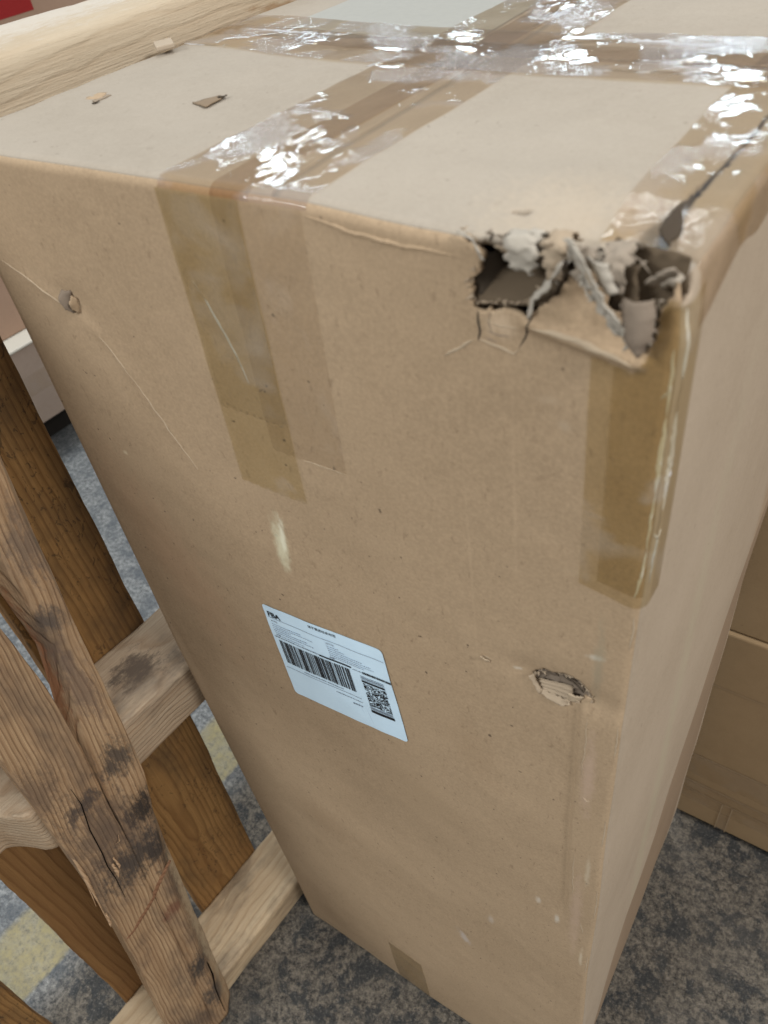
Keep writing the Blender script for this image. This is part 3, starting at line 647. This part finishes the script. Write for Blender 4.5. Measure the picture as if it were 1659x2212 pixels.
for i8, (p8, w8) in enumerate([([(.3872,1.020),(.3880,1.004),(.3876,.992)], .0024), ([(.3878,.992),(.3882,.972),(.3876,.955)], .0044), ([(.3880,.956),(.3872,.938),(.3876,.925)], .0020), ([(.3874,.925),(.3868,.912),(.3850,.897)], .0022)]):
    ribbon('lifted_tape', p8, w8, .0006, M_lift, seed=90+i8)
ribbon('tape_fold', [(.005,1.022),(.0048,1.006),(.0046,.992),(.0048,.96)], .0028, .0006, M_fold, face='r', seed=73)
ribbon('lifted_tape', [(.0050,.992),(.0062,.968),(.0058,.944)], .0070, .0006, M_lift, face='r', seed=74)
ribbon('lifted_tape', [(.0020,.934),(.0045,.931),(.0070,.933)], .0016, .0005, M_lift, face='r', seed=77)
ribbon('lifted_tape', [(.0030,1.034),(.0060,1.020),(.0058,1.006)], .0030, .0005, M_lift, face='r', seed=78)
ribbon('tape_fold', [(.0035,.948),(.0040,.925),(.0030,.905)], .0018, .0005, M_fold, face='r', seed=75)
ribbon('tape_fold', [(.385,1.000),(.3875,1.003)], .0016, .0005, M_fold, seed=76)

# ------------------------------------------------------------------ shipping label
LTL, LTR, LBR, LBL = (.1428,.7619), (.2418,.7730), (.2481,.6726), (.1478,.6605)
def lab(u, v, h=.0006):
    x = (1-u)*(1-v)*LTL[0]+u*(1-v)*LTR[0]+u*v*LBR[0]+(1-u)*v*LBL[0]
    z = (1-u)*(1-v)*LTL[1]+u*(1-v)*LTR[1]+u*v*LBR[1]+(1-u)*v*LBL[1]
    return cp(x, 0, z, h+.00018*nz(u, v, 1, 6))
def label_mat():
    t = NT('label_paper')
    c = t.mix(t.math('MULTIPLY', t.ramp(t.noise(55, 5, .6), [(.45, 0), (.8, 1)]), .35), (.66, .85, .99, 1), (.57, .75, .91, 1))
    for p, r, rot in [((.196,0,.748),(.0012,.05,.012),(0,.25,0)), ((.203,0,.745),(.0008,.05,.016),(0,.3,0)), ((.219,0,.684),(.0008,.05,.013),(0,.2,0)), ((.213,0,.690),(.0006,.05,.010),(0,.2,0))]:
        c = t.mix(t.math('MULTIPLY', t.blob(p, r, rot, .1), .30), c, (.33, .42, .58, 1))
    t.principled(c, .45, t.bump(t.noise(60, 3, .5), .12, .001), .4); return t.m
label_o = None
def label_sheet():
    n = 26; rc = .035; V = []; Fc = []
    rowsv = [0, .004, .01, .018, .035]+[.035+(.93)*k/16 for k in range(1, 17)]+[.982, .99, .996, 1]
    def inset(v):
        d = min(v, 1-v)
        return 0 if d >= rc else rc-math.sqrt(max(0, rc*rc-(rc-d)**2))
    for v in rowsv:
        i = inset(v)
        for k in range(n+1): V.append(lab(i+(1-2*i)*k/n, v))
    m = n+1
    for i in range(len(rowsv)-1):
        for k in range(n): Fc.append((i*m+k, (i+1)*m+k, (i+1)*m+k+1, i*m+k+1))
    return mesh('shipping_label', V, Fc, label_mat(), carton)
label_o = label_sheet()
label_o['label'] = 'square white shipping label with barcode on the front of the carton'
INK = plain('label_ink', (.010, .011, .014, 1), .55, .3)
GREY = plain('label_ink_grey', (.16, .19, .24, 1), .6, .3)
FAINT = plain('label_ink_faint', (.30, .37, .46, 1), .6, .3)
class Ink:
    def __init__(s): s.V = []; s.F = []
    def rect(s, u0, v0, u1, v1, h=.0009):
        n = max(1, int(abs(u1-u0)/.06)); b = len(s.V)
        for k in range(n+1):
            u = u0+(u1-u0)*k/n; s.V += [lab(u, v0, h), lab(u, v1, h)]
        for k in range(n): s.F.append((b+2*k, b+2*k+1, b+2*k+3, b+2*k+2))
    def build(s, name, mat): return mesh(name, s.V, s.F, mat, label_o, False)
def text(name, body, u, v, size, mat, bold=0.0):
    """text mesh mapped onto the label; size = cap height as a fraction of the label"""
    cu = bpy.data.curves.new(name, 'FONT'); cu.body = body; cu.size = 1.0; cu.offset = bold; cu.resolution_u = 3
    ob = bpy.data.objects.new(name, cu); col.objects.link(ob)
    dg = bpy.context.evaluated_depsgraph_get(); ev = ob.evaluated_get(dg); me = ev.to_mesh()
    V = [lab(u+p.co.x*size, v-p.co.y*size, .0009) for p in me.vertices]; Fc = [tuple(q.vertices) for q in me.polygons]
    ev.to_mesh_clear(); bpy.data.objects.remove(ob); bpy.data.curves.remove(cu)
    return mesh(name, V, Fc, mat, label_o, False) if V else None
text('heading_text', 'FBA', .028, .110, .068, INK, .03)
text('heading_text', '请不要遮住此标签', .405, .050, .029, INK, .01)
text('address_text', '发货地:', .040, .160, .020, GREY)
text('address_text', '目的地:', .525, .160, .022, GREY)
text('address_text', '中国', .045, .303, .022, GREY, .01)
text('address_text', '中国', .515, .308, .022, GREY, .01)
for q4 in [(.022, .1185, .989, .1225), (.022, .662, .693, .666)]:
    k = Ink(); k.rect(*q4); k.build('rule_line', GREY)
k = Ink(); k.rect(.424, .314, .688, .331); k.build('rule_line', INK)
rnd = random.Random(11)
def words(k, u0, u1, v, h):
    u = u0
    while u < u1:
        w = rnd.uniform(.004, .014); k.rect(u, v-h*rnd.uniform(.7, 1), min(u1, u+w), v); u += w+rnd.uniform(.003, .007)
def line_of(name, mat, u0, u1, v, h):
    k = Ink(); words(k, u0, u1, v, h); return k.build(name, mat)
for v, e in [(.187, .30), (.207, .40), (.228, .20), (.250, .34), (.272, .39)]: line_of('address_text', FAINT, .042, e, v, .009)
for v, e in [(.185, .62), (.206, .66), (.228, .80), (.250, .86), (.272, .88), (.292, .80)]: line_of('address_text', FAINT, .528, e, v, .009)
line_of('address_text', FAINT, .10, .30, .300, .009)
for (u0, u1, v, h) in [(.024, .42, .326, .013), (.70, .78, .336, .010), (.197, .545, .640, .011), (.466, .69, .712, .010), (.60, .68, .770, .018)]: line_of('serial_text', GREY, u0, u1, v, h)
k = Ink(); u = .78
while u < .99: w = rnd.uniform(.004, .012); k.rect(u, .318, u+w, .342); u += w+rnd.uniform(.002, .005)
k.build('serial_text', INK)
k = Ink(); u = .051
while u < .668:
    w = rnd.choice([.0033, .0033, .0066, .0066, .010]); k.rect(u, .352, min(.670, u+w), .605); u += w+rnd.choice([.0036, .0036, .007, .010])
k.build('barcode', INK)
for v, h in [(.372, .005), (.385, .004), (.392, .005), (.405, .004), (.716, .004), (.724, .004), (.732, .004), (.740, .004)]:
    k = Ink(); k.rect(.749, v, .932, v+h); k.build('code_bar', GREY)
for q4 in [(.749, .418, .931, .440), (.749, .752, .937, .785)]:
    k = Ink(); k.rect(*q4); k.build('code_bar', INK)
k = Ink()
for r in range(34):
    v = .452+r*.0075; u = .752
    while u < .930:
        w = rnd.choice([.004, .006, .009, .013]); 
        if rnd.random() < .5: k.rect(u, v, min(.933, u+w), v+.0070)
        u += w
k.build('stacked_code', INK)

# ------------------------------------------------------------------ wooden pallet standing on its side
pal = empty('wooden_pallet', (-.0245-.001, 0, 0), math.atan2(-.069, .9976))
tag(pal, 'old wooden pallet with a split board stood on edge beside the tall carton', 'pallet')
def beam(name, stations, mat, parent, axis, rad=.003, nsub=5, wob=.0008, seed=0, step=.012):
    """lofted timber. stations: (t, [4 corner points in cross-section (a, b)]) in order; axis 'z' or 'e'"""
    ts = []
    for (a, _), (b, _) in zip(stations, stations[1:]): ts += steps(a, b, step)[:-1]
    ts.append(stations[-1][0])
    def corners(t):
        for (a, A), (b, B) in zip(stations, stations[1:]):
            if t <= b+1e-9:
                f = 0 if b == a else (t-a)/(b-a)
                return [Vector((p[0]+(q[0]-p[0])*f, p[1]+(q[1]-p[1])*f)) for p, q in zip(A, B)]
        return [Vector(p) for p in stations[-1][1]]
    rings = []
    for t in ts:
        C = corners(t); ring = []
        for i in range(4):
            p0, p1, p2 = C[i-1], C[i], C[(i+1) % 4]
            d0 = (p0-p1); d2 = (p2-p1); r = min(rad, d0.length*.3, d2.length*.3)
            a = p1+d0.normalized()*r; b = p1+d2.normalized()*r
            for s in (0, .33, .67, 1): ring.append(a*(1-s)**2+p1*2*s*(1-s)+b*s*s)
            e = p2+(p1-p2).normalized()*min(rad, d2.length*.3)
            for k2 in range(1, nsub): ring.append(b.lerp(e, k2/nsub))
        rings.append(ring)
    V = []; m = len(rings[0])
    for t, ring in zip(ts, rings):
        for p in ring:
            q = Vector((p.x, p.y)); k2 = Vector((p.x*60+seed, p.y*60, t*14))
            q.x += mnoise.noise(k2)*wob*1.4+mnoise.noise(k2*5)*wob*.5; q.y += mnoise.noise(k2+Vector((7, 3, 1)))*wob*1.4+mnoise.noise(k2*5+Vector((2, 2, 2)))*wob*.5
            tt = t+ (mnoise.noise(Vector((p.x*300, p.y*300, seed)))*.0012 if t in (ts[0], ts[-1]) else 0)
            V.append((q.x, q.y, tt) if axis == 'z' else (q.x, tt, q.y))
    Fc = [(i*m+j, i*m+(j+1) % m, (i+1)*m+(j+1) % m, (i+1)*m+j) for i in range(len(ts)-1) for j in range(m)]
    Fc.append(tuple(range(m))[::-1]); Fc.append(tuple((len(ts)-1)*m+j for j in range(m)))
    o = mesh(name, V, Fc, mat, parent)
    bm = bmesh.new(); bm.from_mesh(o.data); bmesh.ops.recalc_face_normals(bm, faces=bm.faces); bm.to_mesh(o.data); bm.free()
    return o
PALE_L, PALE_D = (.52, .41, .27, 1), (.36, .245, .135, 1)
GREYK = (.06, .05, .044, 1)
W_top = wood('pine_pale', (.52, .43, .31, 1), (.455, .35, .235, 1), 'y', .5, 0, seed=1.3, streak=.22, gl=.40,
             blobs=[((-.07,.15,1.068),(.06,.25,.012),(.58,.53,.46,1),.75,(0,0,0)), ((.001,.262,1.030),(.02,.016,.010),(.16,.085,.04,1),.8,(0,0,0)), ((.001,.30,1.04),(.02,.05,.004),(.27,.14,.05,1),.6,(.15,0,0)), ((.001,.11,1.030),(.02,.018,.008),(.33,.19,.08,1),.5,(.2,0,0)), ((.001,.185,1.036),(.02,.010,.004),(.62,.54,.42,1),.6,(.2,0,0))])
W_mid = wood('pine_stringer', (.47, .37, .26, 1), (.29, .19, .11, 1), 'y', .9, .25, stain_col=(.10,.082,.066,1), seed=2.1, streak=.45, gl=.55,
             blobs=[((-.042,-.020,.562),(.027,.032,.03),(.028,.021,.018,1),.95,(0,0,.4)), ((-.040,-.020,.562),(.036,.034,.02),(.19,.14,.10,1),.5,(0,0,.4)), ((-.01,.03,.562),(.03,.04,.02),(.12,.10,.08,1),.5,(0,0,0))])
W_bot = wood('pine_sill', (.56, .44, .29, 1), (.37, .25, .14, 1), 'y', .7, .35, stain_col=(.115,.09,.065,1), seed=4.2, streak=.35, gl=.5)
W_far = wood('pine_amber', (.34, .19, .068, 1), (.15, .070, .022, 1), 'z', .9, .4, stain_col=(.085,.05,.024,1), seed=3.4, marks=.55, streak=.4)
W_far2 = wood('pine_amber_dark', (.25, .132, .048, 1), (.14, .064, .021, 1), 'z', .55, .12, stain_col=(.10,.05,.022,1), seed=6.4, streak=.3)
W_split = wood('pine_weathered', (.50, .345, .205, 1), (.235, .135, .068, 1), 'z', 1.6, .5, stain_col=(.085,.062,.050,1), seed=5.2, streak=.6, tilt=.125,
               blobs=[((.02,-.090,.560),(.03,.026,.034),GREYK,.85,(.1,0,0)), ((.02,-.096,.480),(.03,.026,.034),(.022,.019,.018,1),.95,(.1,0,0)), ((.02,-.125,.425),(.03,.060,.042),GREYK,.9,(.2,0,0)),
                      ((.02,-.135,.545),(.03,.026,.016),(.06,.048,.043,1),.85,(0,0,0)), ((.02,-.075,.735),(.03,.016,.020),(.08,.066,.058,1),.8,(0,0,0)), ((.02,-.145,.165),(.03,.022,.036),(.040,.037,.036,1),.9,(.2,0,0)),
                      ((.02,-.150,.08),(.03,.028,.042),(.055,.05,.047,1),.8,(.1,0,0)), ((.02,-.135,.50),(.03,.045,.075),(.09,.066,.054,1),.65,(0,0,0)), ((.02,-.082,.66),(.03,.018,.07),(.12,.085,.07,1),.6,(0,0,0)),
                      ((.02,-.13,.305),(.03,.020,.018),(.15,.05,.03,1),.6,(.6,0,0)), ((.005,-.095,.66),(.012,.014,.25),(.30,.12,.05,1),.7,(0,0,0)), ((.010,-.112,.24),(.013,.018,.30),(.47,.37,.24,1),.75,(.12,0,0)), ((.012,-.062,.66),(.012,.010,.25),(.47,.36,.23,1),.6,(.10,0,0)), ((.02,-.10,.40),(.03,.03,.05),(.05,.04,.034,1),.8,(.1,0,0)), ((.02,-.155,.60),(.03,.03,.05),(.11,.075,.055,1),.6,(0,0,0)), ((.02,-.06,.80),(.03,.022,.05),(.10,.08,.07,1),.6,(0,0,0))])
q = lambda c0, c1, z0, z1: [(c0, z0), (c1, z0), (c1, z1), (c0, z1)]
E0, E1 = -.50, .56
beam('stringer', [(E0, q(-.086, 0, 1.004, 1.068)), (0.0, q(-.086, 0, 1.004, 1.068)), (E1, q(-.086, 0, 1.004, 1.067))], W_top, pal, 'e', .009, 6, .0010, 1, .01)
# middle stringer with the rounded forklift notch cut into its near side
def midq(e):
    n = .040*sstep(-.166, -.198, e) if e > -.40 else .040*(1-sstep(-.40, -.43, e))
    return q(-.083, -n, .500, .562)
ms = sorted(set([E0, -.43, -.42, -.41, -.40]+[-.20+.004*i for i in range(12)]+[-.14, -.1, 0, .1, .3, E1]))
beam('stringer', [(e, midq(e)) for e in ms], W_mid, pal, 'e', .0045, 6, .0014, 2, .008)
beam('stringer', [(E0, q(-.083, 0, .0015, .046)), (0, q(-.083, 0, .0015, .046)), (E1, q(-.083, 0, .0015, .046))], W_bot, pal, 'e', .004, 6, .0010, 3, .01)
# deck boards on the far side
fq = lambda l, r, c0=-.103, c1=-.0835: [(c0, l), (c1, l), (c1, r), (c0, r)]
beam('deck_board', [(.001, fq(-.0905, .0115)), (.36, fq(-.082, .0225)), (.88, fq(-.072, .030)), (1.066, fq(-.070, .033))], W_far, pal, 'z', .002, 6, .0008, 4)
beam('deck_board', [(.001, fq(-.229, -.126)), (.24, fq(-.2226, -.120)), (.42, fq(-.2185, -.116)), (1.066, fq(-.205, -.100))], W_far2, pal, 'z', .002, 6, .0012, 5)
beam('deck_board', [(.001, fq(-.402, -.297)), (.28, fq(-.392, -.2875)), (1.066, fq(-.38, -.272))], W_far, pal, 'z', .002, 6, .0010, 6)
# near board, split along the grain from the top down
T = .0195
RH_l = [(.005,-.1790),(.044,-.1730),(.16,-.1570),(.37,-.1330),(.45,-.1240),(.53,-.1150),(.60,-.1030),(.71,-.0800),(.79,-.0800),(.885,-.072),(1.02,-.065)]
RH_ri = [(.005,-.1560),(.044,-.1510),(.16,-.1400),(.372,-.1130),(.45,-.0930),(.516,-.0770),(.645,-.0660),(.79,-.0550),(.885,-.045),(1.02,-.034)]
RH_ro = [(.005,-.1370),(.044,-.1320),(.096,-.1270),(.367,-.0955),(.584,-.0685),(.767,-.0500),(.885,-.0372),(1.02,-.026)]
LH_l = [(.005,-.2260),(.162,-.2045),(.362,-.1785),(.457,-.1700),(.6585,-.1570),(.79,-.1520),(1.02,-.146)]
LH_r = [(.005,-.1792),(.044,-.1732),(.16,-.1572),(.37,-.1332),(.45,-.1243),(.53,-.1165),(.604,-.1075),(.683,-.1020),(.764,-.1035),(.885,-.101),(1.02,-.098)]
zz = sorted(set([z for L in (RH_l, RH_ri, RH_ro, LH_l, LH_r) for z, _ in L]))
st_r = []; st_l = []
for z in zz:
    split = sstep(.50, .60, z)
    l, ri, ro = interp(RH_l, z), interp(RH_ri, z), interp(RH_ro, z)
    st_r.append((z, [(.0002, l-.0085*split), (T, l), (T, ri), (.0035, ro)]))
    l2, r2 = interp(LH_l, z), interp(LH_r, z); tw = .006*sstep(.5, .75, z)
    st_l.append((z, [(.0002, l2), (T+.0006+tw*.3, l2), (T+.0006-tw*.5, r2), (.0002, r2-.002*split)]))
beam('split_board', st_r, W_split, pal, 'z', .0022, 8, .0007, 7, .008)
beam('split_board', st_l, W_split, pal, 'z', .0022, 8, .0007, 8, .008)
# splinters, cracks, knots
def spl(pts, r0, mat, name='splinter'):
    V = []; n = len(pts)
    for i, p in enumerate(pts):
        r = r0*(1-.85*abs(2*i/(n-1)-.6)) if n > 2 else r0
        r = max(r, r0*.15)
        for a in range(5): V.append((p[0]+r*.6*math.cos(a*1.257), p[1]+r*math.sin(a*1.257), p[2]))
    Fc = [(i*5+j, i*5+(j+1) % 5, (i+1)*5+(j+1) % 5, (i+1)*5+j) for i in range(n-1) for j in range(5)]
    return mesh(name, V, Fc, mat, pal)
W_chip = wood('fresh_splinter', (.52, .36, .22, 1), (.36, .22, .12, 1), 'z', 2.0, 0, seed=9, streak=.3)
spl([(.019,-.1655,.505),(.022,-.1690,.47),(.024,-.1750,.43),(.022,-.1800,.392)], .0022, W_chip)
spl([(.017,-.1660,.49),(.019,-.1725,.45),(.018,-.1785,.418)], .0016, W_chip)
spl([(.019,-.1770,.398),(.024,-.1800,.388),(.023,-.1815,.381)], .0025, W_chip)
spl([(.020,-.1460,.452),(.026,-.1475,.444),(.024,-.1490,.434)], .0030, W_chip)
spl([(.020,-.1420,.458),(.027,-.1430,.450),(.023,-.1440,.441)], .0020, W_chip)
spl([(.020,-.1330,.470),(.025,-.1300,.476),(.022,-.1270,.480)], .0012, W_chip)
M_crack = plain('crack_dark', (.012, .009, .007, 1), 1, 0)
def crack(pts, w, name='crack', c=T+.0006):
    V = []; n = len(pts)
    for i, (e, z) in enumerate(pts):
        r = w*math.sin(math.pi*(i+.4)/(n-.2)); V += [(c-.003, e-r, z), (c+.0011, e-r*.3, z), (c+.0011, e+r*.3, z), (c-.003, e+r, z)]
    Fc = [(i*4+j, i*4+j+1, i*4+j+5, i*4+j+4) for i in range(n-1) for j in range(3)]
    return mesh(name, V, Fc, M_crack, pal)
crack([(-.1335,.575),(-.1345,.55),(-.1420,.515),(-.1465,.475),(-.1500,.455),(-.1515,.43),(-.1560,.395)], .0013)
crack([(-.137,.150),(-.1405,.12),(-.148,.09),(-.152,.06),(-.157,.02)], .0014, c=T)
# branch scar running across the board
M_scarw = wood('branch_scar', (.27,.145,.08,1), (.15,.07,.035,1), 'z', 2, 0, seed=3)
def ridge(pts, w, h, mat, c=T+.0003, name='branch_scar'):
    V = []; n = len(pts)
    for i, (e, z) in enumerate(pts):
        a = pts[max(0, i-1)]; b = pts[min(n-1, i+1)]; d = math.hypot(b[0]-a[0], b[1]-a[1]); nx, nzz = -(b[1]-a[1])/d, (b[0]-a[0])/d
        ww = w*math.sin(math.pi*(i+.5)/n)
        for s, hh in ((-1, -.0008), (-.3, h), (.3, h*.8), (1, -.0008)): V.append((c+hh, e+nx*ww*s, z+nzz*ww*s))
    Fc = [(i*4+j, i*4+j+1, i*4+j+5, i*4+j+4) for i in range(n-1) for j in range(3)]
    return mesh(name, V, Fc, mat, pal)
ridge([(-.1790,.338),(-.1700,.338),(-.160,.342),(-.148,.347),(-.138,.352),(-.126,.362),(-.112,.372),(-.104,.377)], .0035, .0014, M_scarw)
# knot on the inner face of the top stringer
kn = ridge([(.2555,1.0315),(.259,1.031),(.264,1.030),(.268,1.029)], .0045, .0016, plain('knot_dark', (.055,.028,.015,1), .8), c=.0002, name='knot')

# ------------------------------------------------------------------ loose scrap of board between pallet and lid
sc = mesh('cardboard_scrap', [], [], None)
V = []; Fc = []
P4 = [(-.0020,.1655),(.0035,.1760),(.0175,.1650),(.0120,.1545)]
for h in (0, .0028):
    for (a, b) in P4: V.append((a, b, 1.0478+h))
Fc = [(0, 3, 2, 1), (4, 5, 6, 7), (0, 1, 5, 4), (1, 2, 6, 5), (2, 3, 7, 6), (3, 0, 4, 7)]
sc.data.from_pydata(V, [], Fc); sc.data.materials.append(plain('scrap_board', (.44, .36, .27, 1), .9, .1))
bv = sc.modifiers.new('b', 'BEVEL'); bv.width = .0007; bv.segments = 2
tag(sc, 'small torn scrap of cardboard lying on the lid edge against the pallet beam', 'scrap')

# ------------------------------------------------------------------ neighbouring cartons
M_box = cardboard('kraft_neighbour', (0.36, 0.252, 0.142, 1), fiber=.5)
M_box2 = cardboard('kraft_neighbour_pink', (0.36, 0.24, 0.17, 1), fiber=.4)
def rounded_box(name, x0, x1, y0, y1, z0, z1, mat, parent, r=.004, n=10):
    bm = bmesh.new(); bmesh.ops.create_cube(bm, size=1)
    for v in bm.verts: v.co = Vector(((x0+x1)/2+v.co.x*(x1-x0), (y0+y1)/2+v.co.y*(y1-y0), (z0+z1)/2+v.co.z*(z1-z0)))
    bmesh.ops.bevel(bm, geom=list(bm.edges), offset=r, segments=3, affect='EDGES', profile=.5)
    me = bpy.data.meshes.new(name); bm.to_mesh(me); bm.free(); me.materials.append(mat)
    o = bpy.data.objects.new(name, me); col.objects.link(o); o.parent = parent; return o
def strip(name, P, mat, parent): return mesh(name, P, [(0, 1, 2, 3)], mat, parent, False)
T_flat = tape_mat('packing_tape_far', (.985, .972, .945, 1), hz=.02, ripple=(60, 60, 60), bump=.05, smooth=.4)
c1 = empty('stacked_carton', (.60, .60, 0))
tag(c1, 'brown taped carton on the floor behind the right side of the tall carton', 'carton', 'plain brown cartons stacked behind')
rounded_box('body', -.222, .25, -.209, .25, .012, .4275, M_box, c1)
rounded_box('gap_block', -.216, .244, -.200, .244, .001, .0125, plain('gap_shade', (.02, .018, .016, 1), .9), c1, .001)  # dark inset block added for the shadow gap under the carton
yq = -.2094
strip('packing_tape', [(-.222, yq, .125), (.25, yq, .118), (.25, yq, .168), (-.222, yq, .173)], T_flat, c1)
strip('packing_tape', [(-.222, yq-.0003, .058), (.25, yq-.0003, .046), (.25, yq-.0003, .094), (-.222, yq-.0003, .108)], T_flat, c1)
strip('packing_tape', [(-.165, yq-.0006, .014), (-.152, yq-.0006, .014), (-.152, yq-.0006, .060), (-.165, yq-.0006, .060)], T_flat, c1)
M_seam = plain('seam_edge', (.40, .295, .185, 1), .8)
for P8 in [[(-.222, .172), (.25, .167), (.25, .1685), (-.222, .1738)], [(-.222, .1075), (.25, .0935), (.25, .0955), (-.222, .1095)], [(-.222, .085), (.25, .070), (.25, .0715), (-.222, .0865)], [(-.165, .014), (-.1635, .014), (-.1635, .084), (-.165, .084)], [(-.152, .014), (-.1505, .014), (-.1505, .084), (-.152, .084)], [(-.222, .330), (.25, .326), (.25, .327), (-.222, .331)]]:
    strip('tape_edge', [(x8, yq-.0009, z8) for x8, z8 in P8], M_seam, c1)
c2 = empty('stacked_carton', (.60, .60, .428))
tag(c2, 'brown carton stacked on top of the taped carton behind the right side', 'carton', 'plain brown cartons stacked behind')
rounded_box('body', -.224, .25, -.206, .25, .0005, .62, M_box, c2)
strip('packing_tape', [(-.224, -.2064, .20), (.25, -.2064, .20), (.25, -.2064, .25), (-.224, -.2064, .25)], T_flat, c2)

c3 = empty('shelved_carton', (-1.0, .9, 0), math.atan2(-.069, .9976))
tag(c3, 'grey taped carton low down in the gap between pallet and tall carton', 'carton')
M_box3 = cardboard('kraft_grey', (0.40, 0.31, 0.25, 1), fiber=.3)
rounded_box('body', -.60, -.17, -.55, .55, .125, .315, M_box3, c3)
rounded_box('lid_ledge', -.60, -.165, -.55, .55, .3155, .322, plain('lit_lid', (.74, .70, .60, 1), .6), c3, .002)  # pale colour paints the light falling on the carton's top ledge
rounded_box('skid', -.56, -.30, -.5, .5, .001, .1245, plain('skid_shade', (.03, .026, .022, 1), .9), c3, .003)  # near-black: shade underneath the carton put into the skid's colour
strip('packing_tape', [(-.1696, -.55, .20), (-.1696, .55, .20), (-.1696, .55, .25), (-.1696, -.55, .25)], T_flat, c3)
c4 = empty('marked_carton', (-1.0, .9, .3225), math.atan2(-.069, .9976))
tag(c4, 'brown carton with red tape behind the pallet at upper left', 'carton')
rounded_box('body', -.66, -.225, -.60, .60, .0005, .90, M_box2, c4)
red = plain('red_tape', (.30, .018, .018, 1), .35, .5)
rounded_box('red_tape', -.2252, -.2245, -.60, .016, .572, .72, red, c4, .0002)
rounded_box('red_mark', -.2252, -.2245, -.42, -.40, .09, .13, red, c4, .0002)
